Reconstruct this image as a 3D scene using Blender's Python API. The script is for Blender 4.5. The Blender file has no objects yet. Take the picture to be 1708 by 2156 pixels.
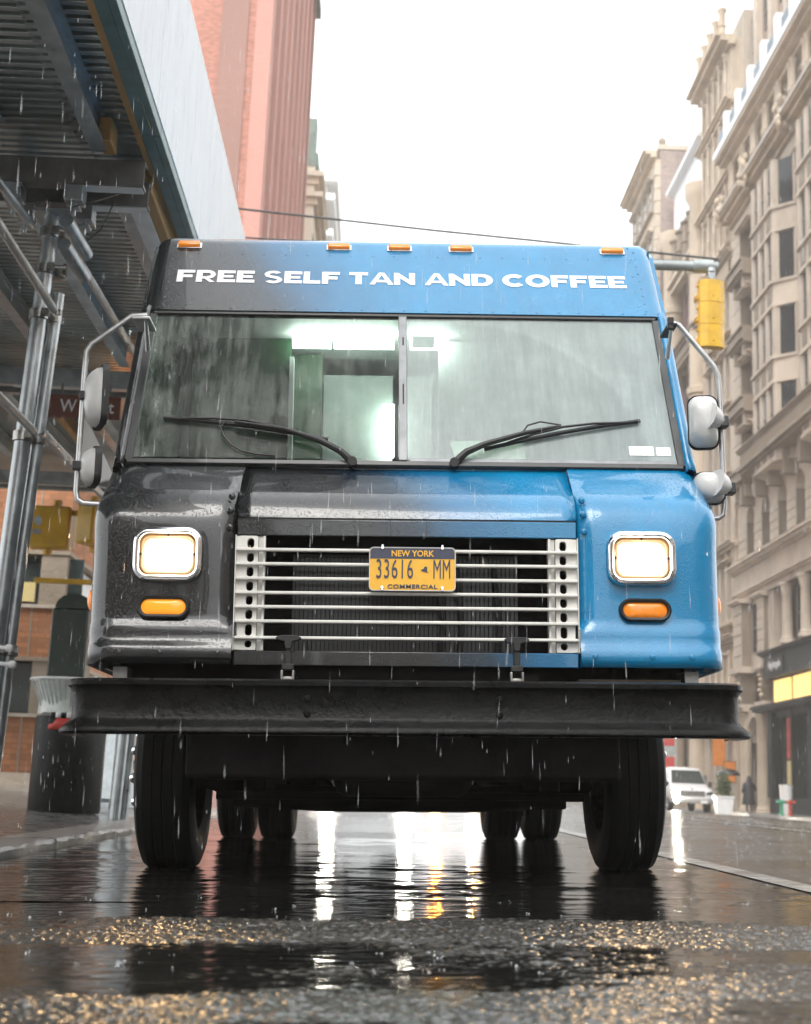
import bpy, bmesh, math, random
from mathutils import Vector, Matrix, Euler
random.seed(7)
S = bpy.context.scene
COL = S.collection
PI = math.pi
# ------------------------------------------------------------------ camera
cam_d = bpy.data.cameras.new("camera")
cam = bpy.data.objects.new("camera", cam_d)
COL.objects.link(cam)
th, psi, rho = math.radians(11.30), 0.01552, 0.04
Fv = Vector((math.sin(psi)*math.cos(th), math.cos(psi)*math.cos(th), math.sin(th)))
Rv = Vector((math.cos(psi), -math.sin(psi), 0))
Uv = Rv.cross(Fv)
r_ = math.cos(rho)*Rv + math.sin(rho)*Uv
u_ = -math.sin(rho)*Rv + math.cos(rho)*Uv
cm = Matrix.Identity(4)
for i in range(3):
    cm[i][0], cm[i][1], cm[i][2] = r_[i], u_[i], -Fv[i]
cm[2][3] = 0.34
cam.matrix_world = cm
cam_d.sensor_fit = 'VERTICAL'
cam_d.sensor_height = 36.0
cam_d.sensor_width = 36.0
cam_d.lens = 2900/2156*36
cam_d.clip_start = 0.05
cam_d.clip_end = 2000
cam_d.dof.use_dof = True
cam_d.dof.focus_distance = 4.95
cam_d.dof.aperture_fstop = 4.5
S.camera = cam
# ------------------------------------------------------------------ sky and sun
SUN_EL, SUN_AZ = math.radians(52), math.radians(-165)
W = bpy.data.worlds.new("World")
S.world = W
W.use_nodes = True
nt = W.node_tree
nt.nodes.clear()
wo = nt.nodes.new('ShaderNodeOutputWorld')
bg = nt.nodes.new('ShaderNodeBackground')
sky = nt.nodes.new('ShaderNodeTexSky')
sky.sky_type = 'NISHITA'
sky.sun_disc = False
sky.sun_elevation = SUN_EL
sky.sun_rotation = SUN_AZ
sky.dust_density = 6.0
sky.air_density = 1.0
hs = nt.nodes.new('ShaderNodeHueSaturation')
hs.inputs['Saturation'].default_value = 0.12
mixc = nt.nodes.new('ShaderNodeMix')
mixc.data_type = 'RGBA'
mixc.inputs[0].default_value = 0.75
mixc.inputs[7].default_value = (7.3, 7.5, 7.6, 1)      # overcast cloud layer, even
nt.links.new(sky.outputs[0], hs.inputs['Color'])
nt.links.new(hs.outputs[0], mixc.inputs[6])
nt.links.new(mixc.outputs[2], bg.inputs[0])
bg.inputs[1].default_value = 0.13
nt.links.new(bg.outputs[0], wo.inputs[0])
sun_d = bpy.data.lights.new("sun", 'SUN')
sun_d.energy = 0.6
sun_d.angle = math.radians(30)
sun_d.color = (1.0, 0.95, 0.88)
sun = bpy.data.objects.new("sun", sun_d)
COL.objects.link(sun)
sdir = Vector((math.sin(SUN_AZ)*math.cos(SUN_EL), math.cos(SUN_AZ)*math.cos(SUN_EL), math.sin(SUN_EL)))
sun.rotation_euler = sdir.to_track_quat('Z', 'Y').to_euler()
S.view_settings.view_transform = 'Standard'
S.view_settings.look = 'None'
S.view_settings.gamma = 1.0
S.view_settings.use_curve_mapping = False
S.view_settings.exposure = 1.45
S.render.engine = 'CYCLES'
cy = S.cycles
cy.use_denoising = True
cy.max_bounces = 10
cy.transparent_max_bounces = 16
cy.volume_bounces = 1
cy.sample_clamp_indirect = 8

# ------------------------------------------------------------------ materials
MATS = {}
def new_mat(name):
    m = bpy.data.materials.new(name)
    m.use_nodes = True
    MATS[name] = m
    return m, m.node_tree, m.node_tree.nodes['Principled BSDF']
def setin(b, k, v):
    if k in b.inputs:
        b.inputs[k].default_value = v
def nd(t, typ, **kw):
    n = t.nodes.new(typ)
    for k, v in kw.items():
        setattr(n, k, v)
    return n
def ramp(t, src, stops):
    r = t.nodes.new('ShaderNodeValToRGB')
    e = r.color_ramp.elements
    while len(e) < len(stops):
        e.new(0.5)
    for i, (p, c) in enumerate(stops):
        e[i].position = p
        e[i].color = c if len(c) == 4 else (*c, 1)
    t.links.new(src, r.inputs[0])
    return r
def mixrgb(t, fac, a, b, blend='MIX'):
    m = t.nodes.new('ShaderNodeMix')
    m.data_type = 'RGBA'
    m.blend_type = blend
    for sock, v in ((m.inputs[0], fac), (m.inputs[6], a), (m.inputs[7], b)):
        if hasattr(v, 'is_output'):
            t.links.new(v, sock)
        elif isinstance(v, (int, float)):
            sock.default_value = v
        else:
            sock.default_value = v if len(v) == 4 else (*v, 1)
    return m.outputs[2]
def mth(t, op, a, b=None, clamp=False):
    m = t.nodes.new('ShaderNodeMath')
    m.operation = op
    m.use_clamp = clamp
    for sock, v in ((m.inputs[0], a), (m.inputs[1], b)):
        if v is None:
            continue
        if hasattr(v, 'is_output'):
            t.links.new(v, sock)
        else:
            sock.default_value = v
    return m.outputs[0]
def noise(t, scale, detail=4, rough=0.55, vec=None, map_scale=None):
    n = t.nodes.new('ShaderNodeTexNoise')
    n.inputs['Scale'].default_value = scale
    n.inputs['Detail'].default_value = detail
    n.inputs['Roughness'].default_value = rough
    tc = t.nodes.new('ShaderNodeTexCoord')
    src = tc.outputs['Object'] if vec is None else vec
    if map_scale:
        mp = t.nodes.new('ShaderNodeMapping')
        mp.inputs['Scale'].default_value = map_scale
        t.links.new(src, mp.inputs[0])
        src = mp.outputs[0]
    t.links.new(src, n.inputs['Vector'])
    return n.outputs[0]
def bump(t, b, h, strength, dist=0.01, prev=None):
    n = t.nodes.new('ShaderNodeBump')
    n.inputs['Strength'].default_value = strength
    n.inputs['Distance'].default_value = dist
    t.links.new(h, n.inputs['Height'])
    if prev is not None:
        t.links.new(prev, n.inputs['Normal'])
    t.links.new(n.outputs[0], b.inputs['Normal'])
    return n.outputs[0]
def pbr(name, col, rough=0.5, metal=0.0, coat=0.0, var=0.0, vscale=3.0, bs=0.0, bscale=60.0, bdist=0.004,
        vmap=None, rvar=0.0, spec=None):
    m, t, b = new_mat(name)
    setin(b, 'Base Color', (*col, 1))
    setin(b, 'Roughness', rough)
    setin(b, 'Metallic', metal)
    setin(b, 'Coat Weight', coat)
    setin(b, 'Coat Roughness', 0.04)
    if spec is not None:
        setin(b, 'Specular IOR Level', spec)
    if var > 0:
        f = noise(t, vscale, 6, 0.62, map_scale=vmap)
        dark = tuple(c*(1-var) for c in col)
        lite = tuple(min(1, c*(1+var*0.7)) for c in col)
        r = ramp(t, f, [(0.3, dark), (0.7, lite)])
        t.links.new(r.outputs[0], b.inputs['Base Color'])
        if rvar > 0:
            rr = ramp(t, f, [(0.3, (rough-rvar,)*3), (0.7, (rough+rvar,)*3)])
            t.links.new(rr.outputs[0], b.inputs['Roughness'])
    if bs > 0:
        bump(t, b, noise(t, bscale, 4, 0.6), bs, bdist)
    return m
def emis(name, col, strength, base=(0.8, 0.8, 0.8)):
    m, t, b = new_mat(name)
    setin(b, 'Base Color', (*base, 1))
    setin(b, 'Emission Color', (*col, 1))
    setin(b, 'Emission Strength', strength)
    return m

def bead_height(t, scale, thr=0.28):
    tc = t.nodes.new('ShaderNodeTexCoord')
    v = t.nodes.new('ShaderNodeTexVoronoi')
    v.inputs['Scale'].default_value = scale
    v.inputs['Randomness'].default_value = 1.0
    t.links.new(tc.outputs['Object'], v.inputs['Vector'])
    r = ramp(t, v.outputs['Distance'], [(0.0, (1, 1, 1)), (thr, (0.6, 0.6, 0.6)), (thr+0.08, (0, 0, 0))])
    return r.outputs[0]

def truck_paint():
    m, t, b = new_mat("truck paint")
    tc = nd(t, 'ShaderNodeTexCoord')
    sp = nd(t, 'ShaderNodeSeparateXYZ')
    t.links.new(tc.outputs['Object'], sp.inputs[0])
    # printed wrap that fades from charcoal to blue along a slanted line
    zz = mth(t, 'MULTIPLY', mth(t, 'SUBTRACT', sp.outputs['Z'], 1.25), 0.55)
    xx = mth(t, 'ADD', sp.outputs['X'], zz)
    f = mth(t, 'ADD', mth(t, 'MULTIPLY', mth(t, 'SUBTRACT', xx, 0.10), 1.1), 0.5)
    r = ramp(t, f, [(0.20, (0.011, 0.012, 0.013)), (0.42, (0.010, 0.030, 0.055)), (0.62, (0.002, 0.115, 0.26)), (0.95, (0.0005, 0.195, 0.41))])
    dirt = noise(t, 5, 6, 0.65, map_scale=(1, 1, 0.35))
    dr = ramp(t, dirt, [(0.35, (0.8, 0.8, 0.8)), (0.75, (1.06, 1.06, 1.06))])
    t.links.new(mixrgb(t, 1.0, r.outputs[0], dr.outputs[0], 'MULTIPLY'), b.inputs['Base Color'])
    setin(b, 'Roughness', 0.28)
    setin(b, 'Coat Weight', 0.8)
    setin(b, 'Specular IOR Level', 0.35)
    setin(b, 'Coat Roughness', 0.03)
    rr = ramp(t, noise(t, 9, 5, 0.6), [(0.35, (0.14,)*3), (0.7, (0.30,)*3)])
    t.links.new(rr.outputs[0], b.inputs['Roughness'])
    h1 = bead_height(t, 150, 0.24)
    h2 = bead_height(t, 75, 0.13)
    h = mth(t, 'ADD', h1, h2)
    n1 = bump(t, b, h, 0.32, 0.002)
    wv = noise(t, 2.2, 2, 0.5)
    bump(t, b, wv, 0.06, 0.03, prev=n1)
    t.links.new(b.inputs['Normal'].links[0].from_socket, b.inputs['Coat Normal'])
    return m
M_paint = truck_paint()
M_black = pbr("black bumper paint", (0.006, 0.006, 0.006), 0.30, 0, 0, 0.5, 8, 0.7, 38, 0.005, rvar=0.08, spec=0.11)
M_rubber = pbr("black rubber", (0.012, 0.012, 0.012), 0.55, 0, 0, 0.3, 20, 0.2, 200, 0.001)
M_tyre = pbr("wet tyre rubber", (0.006, 0.006, 0.006), 0.6, 0, 0, 0.3, 12, 0.3, 90, 0.002, spec=0.15)
M_under = pbr("underbody grime", (0.007, 0.006, 0.006), 0.8, 0, 0, 0.5, 9, 0.3, 60, 0.004, spec=0.12)
M_chrome = pbr("chrome", (0.75, 0.75, 0.77), 0.09, 1.0, 0, 0.12, 30, 0.12, 220, 0.001)
M_steel = pbr("hub steel", (0.35, 0.34, 0.32), 0.3, 1.0, 0, 0.4, 25, 0.1, 80, 0.002)
M_grille = pbr("grille cream paint", (0.66, 0.65, 0.61), 0.33, 0, 0.3, 0.12, 14)
M_amber = pbr("amber lens", (0.72, 0.20, 0.015), 0.15, 0, 0.6, 0.15, 60, 0.25, 260, 0.001)
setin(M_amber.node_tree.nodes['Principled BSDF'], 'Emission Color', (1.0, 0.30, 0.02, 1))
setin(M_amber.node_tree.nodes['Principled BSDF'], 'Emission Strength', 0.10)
M_amberlit = pbr("lit amber lens", (0.8, 0.26, 0.01), 0.15, 0, 0.5)
setin(M_amberlit.node_tree.nodes['Principled BSDF'], 'Emission Color', (1.0, 0.36, 0.03, 1))
setin(M_amberlit.node_tree.nodes['Principled BSDF'], 'Emission Strength', 0.25)
M_letter = pbr("white vinyl", (0.80, 0.80, 0.81), 0.35, 0, 0.2)
M_alu = pbr("brushed aluminium", (0.50, 0.50, 0.50), 0.38, 0.85, 0, 0.2, 20, 0.1, 120, 0.001)
M_trim = pbr("dark window rubber", (0.022, 0.023, 0.024), 0.42, 0, 0.2, 0.3, 15)
M_greytrim = pbr("grey window trim", (0.20, 0.21, 0.22), 0.45, 0.2, 0.2, 0.25, 12)
M_mirror = pbr("white mirror plastic", (0.50, 0.50, 0.49), 0.35, 0, 0.3, 0.1, 10)
M_inner = pbr("cab interior panel", (0.55, 0.57, 0.55), 0.6, 0, 0, 0.1, 4)
M_innerpale = pbr("pale cab panel", (0.26, 0.28, 0.27), 0.6, 0, 0, 0.25, 5)
M_innergreen = pbr("green cab bulkhead", (0.012, 0.062, 0.018), 0.5, 0, 0, 0.5, 3)
M_seat = pbr("grey seat vinyl", (0.10, 0.10, 0.10), 0.5, 0, 0, 0.2, 8)
M_paper = pbr("paper", (0.8, 0.8, 0.78), 0.6)
M_plate = pbr("plate yellow", (0.80, 0.42, 0.015), 0.35, 0, 0.3, 0.08, 20)
M_navy = pbr("plate navy", (0.018, 0.024, 0.055), 0.35, 0, 0.3)
M_galv = pbr("galvanised steel", (0.42, 0.45, 0.46), 0.36, 0.85, 0, 0.35, 6, 0.15, 40, 0.003, rvar=0.1)
M_galvdark = pbr("weathered deck steel", (0.46, 0.50, 0.50), 0.28, 0.9, 0, 0.3, 1.5)
M_beam = pbr("grey beam paint", (0.48, 0.53, 0.54), 0.45, 0.3, 0, 0.35, 5, 0.15, 40, 0.003)
M_headb = pbr("dark header beam", (0.13, 0.125, 0.115), 0.45, 0.3, 0.2, 0.4, 4, 0.15, 50, 0.003)
M_beampale = pbr("pale aluminium flange", (0.62, 0.64, 0.64), 0.4, 0.4, 0, 0.2, 6)  # paler grey than the beam paint
M_wood = pbr("orange timber", (0.42, 0.22, 0.07), 0.6, 0, 0.1, 0.45, 6, 0.2, 30, 0.003, vmap=(1, 0.15, 1))
M_greenpaint = pbr("green painted board", (0.075, 0.155, 0.15), 0.45, 0, 0.2, 0.35, 7, 0.2, 40, 0.003)
M_ply = pbr("white painted plywood", (0.74, 0.76, 0.78), 0.5, 0, 0.1, 0.14, 5, 0.15, 30, 0.003, vmap=(1, 0.5, 3))
def ply_mat():
    m, t, b = new_mat("streaked white plywood")
    f = noise(t, 7, 8, 0.75, map_scale=(1, 3.0, 0.35))
    r = ramp(t, f, [(0.34, (0.52, 0.54, 0.56)), (0.42, (0.72, 0.74, 0.76)), (0.6, (0.80, 0.82, 0.84))])
    t.links.new(r.outputs[0], b.inputs['Base Color'])
    setin(b, 'Roughness', 0.45)
    bump(t, b, f, 0.1, 0.003)
    return m
M_ply2 = ply_mat()
M_sigyel = pbr("signal yellow", (0.62, 0.36, 0.015), 0.4, 0, 0.3, 0.2, 6)
M_darkhole = pbr("dark opening", (0.01, 0.01, 0.01), 0.7)
M_post = pbr("grey signal post paint", (0.30, 0.33, 0.33), 0.4, 0.3, 0.2, 0.25, 5)
M_dkgreen = pbr("dark green enamel", (0.012, 0.030, 0.020), 0.4, 0, 0.3, 0.4, 6)
M_wire = pbr("dark cable", (0.06, 0.06, 0.06), 0.5)
M_bin = pbr("black bin steel", (0.006, 0.007, 0.006), 0.5, 0, 0, 0.4, 10, spec=0.2)
M_red = pbr("red banner", (0.55, 0.05, 0.04), 0.5)
M_bag = pbr("translucent white bag", (0.62, 0.66, 0.62), 0.35, 0, 0.2, 0.2, 10, 0.4, 14, 0.03)
M_brown = pbr("brown sign", (0.16, 0.05, 0.03), 0.4, 0, 0.2, 0.1, 8)
M_white = pbr("white paint", (0.78, 0.78, 0.77), 0.45, 0, 0.1, 0.08, 4)
M_conc = pbr("wet concrete", (0.17, 0.17, 0.165), 0.30, 0, 0.35, 0.4, 5, 0.4, 45, 0.006, rvar=0.12)
M_granite = pbr("granite kerb", (0.36, 0.35, 0.33), 0.38, 0, 0.15, 0.45, 9, 0.6, 35, 0.012, rvar=0.12)
M_umb = pbr("black umbrella cloth", (0.012, 0.012, 0.013), 0.35, 0, 0.3)
M_coat = pbr("dark rain coat", (0.022, 0.023, 0.026), 0.5, 0, 0.1, 0.3, 10)
M_skin = pbr("skin", (0.45, 0.28, 0.20), 0.5)
M_leaf = pbr("leaf green", (0.05, 0.09, 0.02), 0.45, 0, 0.1, 0.5, 9)
M_vanwhite = pbr("white van paint", (0.72, 0.73, 0.73), 0.3, 0, 0.6, 0.06, 3)
M_carsilver = pbr("silver car paint", (0.30, 0.31, 0.32), 0.3, 0.4, 0.6)
M_taxi = pbr("taxi yellow paint", (0.60, 0.33, 0.01), 0.3, 0, 0.6)
M_carglass = pbr("dark car glass", (0.03, 0.04, 0.04), 0.05, 0, 0.5)
M_green_hyd = pbr("green standpipe paint", (0.03, 0.28, 0.16), 0.4)
M_red_hyd = pbr("red standpipe paint", (0.42, 0.05, 0.03), 0.4)
M_shop = pbr("dark shopfront paint", (0.014, 0.017, 0.017), 0.5, 0, 0, 0.3, 3, spec=0.2)
M_shopglass = pbr("shop glass", (0.035, 0.05, 0.05), 0.06, 0, 0.4, 0.5, 0.7)
M_lit = emis("lit shop window", (1.0, 0.62, 0.16), 0.55, (0.7, 0.5, 0.2))
M_poster_o = pbr("orange poster", (0.62, 0.20, 0.02), 0.5, 0, 0, 0.3, 4)
M_poster_r = pbr("red and blue poster", (0.55, 0.06, 0.04), 0.5, 0, 0, 0.6, 3)
M_poster_y = pbr("pale yellow poster", (0.62, 0.50, 0.22), 0.5, 0, 0, 0.1, 3)
M_ledstrip = emis("cab light strip", (0.95, 1.0, 0.98), 7.0)
M_railblue = pbr("blue grey terrace railing", (0.14, 0.19, 0.25), 0.5)

def headlight_mat(name, col, s):
    """ribbed sealed-beam lens: hot in the middle, dim and warm towards the rim"""
    m, t, b = new_mat(name)
    setin(b, 'Base Color', (0.75, 0.70, 0.60, 1))
    setin(b, 'Roughness', 0.12)
    tc = nd(t, 'ShaderNodeTexCoord')
    sp = nd(t, 'ShaderNodeSeparateXYZ')
    t.links.new(tc.outputs['Object'], sp.inputs[0])
    wv = nd(t, 'ShaderNodeTexWave', wave_type='BANDS', bands_direction='X')
    wv.inputs['Scale'].default_value = 34
    wv.inputs['Distortion'].default_value = 0.5
    t.links.new(tc.outputs['Object'], wv.inputs['Vector'])
    bump(t, b, wv.outputs['Fac'], 0.4, 0.004)
    dx = mth(t, 'MULTIPLY', mth(t, 'SUBTRACT', mth(t, 'ABSOLUTE', sp.outputs['X']), 0.838), 1.0)
    dz = mth(t, 'MULTIPLY', mth(t, 'SUBTRACT', sp.outputs['Z'], 1.136), 1.45)
    d = mth(t, 'SQRT', mth(t, 'ADD', mth(t, 'MULTIPLY', dx, dx), mth(t, 'MULTIPLY', dz, dz)))
    k = ramp(t, mth(t, 'MULTIPLY', d, 10.0), [(0.0, (1, 1, 1)), (0.42, (0.30, 0.30, 0.30)), (0.72, (0.075, 0.075, 0.075)), (1.0, (0.026, 0.026, 0.026))])
    cc = ramp(t, mth(t, 'MULTIPLY', d, 10.0), [(0.0, (1.0, 0.92, 0.76)), (0.6, (1.0, 0.88, 0.70)), (0.95, (1.0, 0.80, 0.54))])
    rb = ramp(t, wv.outputs['Fac'], [(0.0, (0.6,)*3), (1.0, (1.15,)*3)])
    t.links.new(mixrgb(t, 1.0, cc.outputs[0], rb.outputs[0], 'MULTIPLY'), b.inputs['Emission Color'])
    t.links.new(mth(t, 'MULTIPLY', k.outputs[0], s), b.inputs['Emission Strength'])
    return m
M_head = headlight_mat("lit headlamp lens", (1.0, 0.78, 0.46), 20.0)
M_headfar = emis("lit far headlamp", (1.0, 0.93, 0.80), 120.0)
M_headvan = emis("lit van headlamp", (1.0, 0.88, 0.70), 900.0)
M_headblue = emis("lit white fog lamp", (0.9, 1.0, 0.95), 250.0)
M_turnfar = emis("lit orange lamp", (1.0, 0.33, 0.03), 2600.0)

def stone(name, col, brick=None, var=0.34, vs=0.6, bscale=9.0):
    m, t, b = new_mat(name)
    f = noise(t, vs, 8, 0.65, map_scale=(1, 1, 0.45))
    c2 = tuple(c*(1-var) for c in col)
    c3 = tuple(min(1, c*1.12) for c in col)
    r = ramp(t, f, [(0.3, c2), (0.52, col), (0.72, c3)])
    out = r.outputs[0]
    if brick:
        tc = nd(t, 'ShaderNodeTexCoord')
        sp = nd(t, 'ShaderNodeSeparateXYZ')
        t.links.new(tc.outputs['Object'], sp.inputs[0])
        cb = nd(t, 'ShaderNodeCombineXYZ')
        t.links.new(mth(t, 'ADD', sp.outputs['X'], sp.outputs['Y']), cb.inputs[0])
        t.links.new(sp.outputs['Z'], cb.inputs[1])
        bt = nd(t, 'ShaderNodeTexBrick')
        bt.inputs['Scale'].default_value = 1.0
        bt.inputs['Brick Width'].default_value = 0.21
        bt.inputs['Row Height'].default_value = 0.07
        bt.inputs['Mortar Size'].default_value = 0.006
        bt.inputs['Color1'].default_value = (0.75, 0.75, 0.75, 1)
        bt.inputs['Color2'].default_value = (1.2, 1.2, 1.2, 1)
        bt.inputs['Mortar'].default_value = (*brick, 1)
        t.links.new(cb.outputs[0], bt.inputs['Vector'])
        out = mixrgb(t, 1.0, out, bt.outputs['Color'], 'MULTIPLY')
    t.links.new(out, b.inputs['Base Color'])
    setin(b, 'Roughness', 0.7)
    n1 = bump(t, b, noise(t, bscale, 5, 0.6), 0.3, 0.03)
    if not brick:
        bump(t, b, noise(t, 2.6, 4, 0.7), 0.35, 0.10, prev=n1)
    return m
M_lime = stone("limestone", (0.56, 0.475, 0.385))
M_lime2 = stone("warm limestone", (0.56, 0.46, 0.35))
M_lime3 = stone("grey limestone", (0.48, 0.41, 0.335))
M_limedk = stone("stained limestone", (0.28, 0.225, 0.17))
M_brickgrey = stone("grey brown brick", (0.30, 0.235, 0.21), (1.1, 1.1, 1.1))
M_brickor = stone("orange brick", (0.36, 0.15, 0.065), (0.75, 0.75, 0.75), 0.35, 1.2)
M_pinkwall = stone("red plaster wall", (0.41, 0.175, 0.125), (0.86, 0.86, 0.86), 0.22, 0.25)
M_pink2 = stone("pale red pilaster", (0.48, 0.235, 0.19), None, 0.12, 0.2)
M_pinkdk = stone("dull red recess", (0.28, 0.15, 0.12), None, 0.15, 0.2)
M_cream = stone("cream stone", (0.62, 0.55, 0.44), None, 0.1)
M_greyb = stone("grey panel tower", (0.40, 0.38, 0.37), None, 0.1)
M_winglass = pbr("facade window glass", (0.022, 0.03, 0.034), 0.06, 0, 0, 0.5, 0.5, spec=0.4)
M_winframe = pbr("bronze window frame", (0.16, 0.14, 0.13), 0.5)
M_pinkframe = pbr("mauve window frame", (0.26, 0.17, 0.17), 0.5)
M_copper = pbr("green copper", (0.16, 0.22, 0.19), 0.6, 0, 0, 0.3, 2)
M_roofwhite = pbr("white roof edge", (0.80, 0.82, 0.84), 0.5)
M_redstone = stone("tan brick", (0.36, 0.26, 0.2), (1.1, 1.1, 1.1))

def glass_mat(name, film_col, film_lo, film_hi, pivot, swept, ior):
    """windscreen glass: clear reflecting sheet with a rain film that runs down it"""
    m, t, b = new_mat(name)
    out = t.nodes['Material Output']
    t.nodes.remove(b)
    tr = nd(t, 'ShaderNodeBsdfTransparent')
    tr.inputs[0].default_value = (0.66, 0.82, 0.72, 1)
    gl = nd(t, 'ShaderNodeBsdfGlossy')
    gl.inputs['Roughness'].default_value = 0.02
    fr = nd(t, 'ShaderNodeFresnel')
    fr.inputs[0].default_value = ior
    run = noise(t, 26, 6, 0.7, map_scale=(1.0, 0.12, 0.12))
    blot = noise(t, 3.2, 7, 0.72)
    beads = bead_height(t, 85, 0.3)
    nb = nd(t, 'ShaderNodeBump')
    nb.inputs['Strength'].default_value = 0.35
    nb.inputs['Distance'].default_value = 0.004
    t.links.new(mth(t, 'ADD', mth(t, 'MULTIPLY', run, 1.2), mth(t, 'MULTIPLY', beads, 0.5)), nb.inputs['Height'])
    for n in (gl, fr):
        t.links.new(nb.outputs[0], n.inputs['Normal'])
    frx = mth(t, 'MULTIPLY', fr.outputs[0], 1.0, clamp=True)
    m1 = nd(t, 'ShaderNodeMixShader')
    t.links.new(frx, m1.inputs[0])
    t.links.new(tr.outputs[0], m1.inputs[1])
    t.links.new(gl.outputs[0], m1.inputs[2])
    df = nd(t, 'ShaderNodeBsdfDiffuse')
    df.inputs[0].default_value = (*film_col, 1)
    f = mth(t, 'MULTIPLY', run, blot)
    fr2 = ramp(t, f, [(0.19, (film_lo,)*3), (0.44, (film_hi,)*3)])
    # the arc the wiper keeps clear
    tc = nd(t, 'ShaderNodeTexCoord'); sp = nd(t, 'ShaderNodeSeparateXYZ')
    t.links.new(tc.outputs['Object'], sp.inputs[0])
    dx = mth(t, 'SUBTRACT', sp.outputs['X'], pivot)
    dz = mth(t, 'MULTIPLY', mth(t, 'SUBTRACT', sp.outputs['Z'], 1.545), 1.11)
    dist = mth(t, 'SQRT', mth(t, 'ADD', mth(t, 'MULTIPLY', dx, dx), mth(t, 'MULTIPLY', dz, dz)))
    dist = mth(t, 'ADD', dist, mth(t, 'MULTIPLY', run, 0.03))
    arc = mth(t, 'MULTIPLY', mth(t, 'SUBTRACT', dist, 0.755), 40.0, clamp=True)
    arc = mth(t, 'ADD', mth(t, 'MULTIPLY', arc, 1.0-swept), swept)
    m2 = nd(t, 'ShaderNodeMixShader')
    t.links.new(mth(t, 'MULTIPLY', fr2.outputs[0], arc), m2.inputs[0])
    t.links.new(m1.outputs[0], m2.inputs[1])
    t.links.new(df.outputs[0], m2.inputs[2])
    t.links.new(m2.outputs[0], out.inputs[0])
    return m
M_glassL = glass_mat("wet windscreen glass", (0.60, 0.66, 0.60), 0.03, 0.42, -0.205, 0.62, 1.18)  # low ior mutes the sky's mirror image, standing in for a dark reflection
M_glassR = glass_mat("fogged windscreen glass", (0.53, 0.61, 0.60), 0.44, 0.62, 0.182, 0.84, 1.5)

def road_mat():
    m, t, b = new_mat("wet asphalt")
    tc = nd(t, 'ShaderNodeTexCoord')
    P = tc.outputs['Object']
    sp = nd(t, 'ShaderNodeSeparateXYZ')
    t.links.new(P, sp.inputs[0])
    big = noise(t, 0.55, 5, 0.6, map_scale=(0.55, 1.6, 1))
    agg = noise(t, 150, 3, 0.7)
    agg2 = noise(t, 55, 4, 0.7)
    # standing water: a long puddle between the truck and the foreground, patches elsewhere
    y = sp.outputs['Y']
    pud = mth(t, 'SMOOTH_MIN', mth(t, 'MULTIPLY', mth(t, 'SUBTRACT', y, 3.62), 6.0), 1.0)
    pud = mth(t, 'MAXIMUM', pud, 0.0, clamp=True)
    side = mth(t, 'SUBTRACT', 1.0, mth(t, 'MULTIPLY', mth(t, 'SUBTRACT', mth(t, 'ADD', sp.outputs['X'], mth(t, 'MULTIPLY', big, 0.8)), 1.75), 2.5, clamp=True))
    pud = mth(t, 'MULTIPLY', pud, mth(t, 'ADD', mth(t, 'MULTIPLY', side, 0.8), 0.2))
    patch = ramp(t, big, [(0.46, (0, 0, 0)), (0.56, (1, 1, 1))]).outputs[0]
    far = mth(t, 'MULTIPLY', mth(t, 'SUBTRACT', y, 12.0), 0.25, clamp=True)
    wet = mth(t, 'ADD', mth(t, 'MULTIPLY', pud, mth(t, 'SUBTRACT', 1.0, mth(t, 'MULTIPLY', far, 0.75))), mth(t, 'MULTIPLY', patch, 0.55), clamp=True)
    col = ramp(t, agg2, [(0.35, (0.016, 0.016, 0.015)), (0.65, (0.055, 0.054, 0.051))])
    fleck = ramp(t, noise(t, 38, 2, 0.6), [(0.60, (0, 0, 0)), (0.70, (1, 1, 1))])
    t.links.new(mixrgb(t, mth(t, 'MULTIPLY', fleck.outputs[0], 0.55), col.outputs[0], (0.22, 0.215, 0.20, 1)), b.inputs['Base Color'])
    ro = mixrgb(t, wet, (0.24, 0.24, 0.24, 1), (0.17, 0.17, 0.17, 1))
    t.links.new(ro, b.inputs['Roughness'])
    setin(b, 'Specular IOR Level', 0.5)
    rip = noise(t, 5.5, 6, 0.62, map_scale=(0.7, 1.3, 1))
    rip2 = noise(t, 22, 4, 0.6, map_scale=(0.5, 1.3, 1))
    dry = mth(t, 'SUBTRACT', 1.0, wet)
    h = mth(t, 'ADD', mth(t, 'MULTIPLY', mth(t, 'ADD', agg, agg2), mth(t, 'ADD', mth(t, 'MULTIPLY', dry, 0.9), 0.08)), mth(t, 'ADD', mth(t, 'MULTIPLY', rip, 1.5), mth(t, 'MULTIPLY', rip2, 0.5)))
    bump(t, b, h, 0.55, 0.008)
    return m
M_road = road_mat()
M_line = pbr("worn white road paint", (0.27, 0.27, 0.26), 0.24, 0, 0, 0.6, 6, 0.5, 90, 0.004)
M_agg = pbr("soaked asphalt chippings", (0.040, 0.039, 0.036), 0.22, 0, 0, 0.6, 60, spec=0.9)
M_water = pbr("rain water on asphalt", (0.010, 0.010, 0.009), 0.10, 0, 0, 0.5, 2.0, 0.25, 60, 0.002, spec=0.5)

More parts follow.
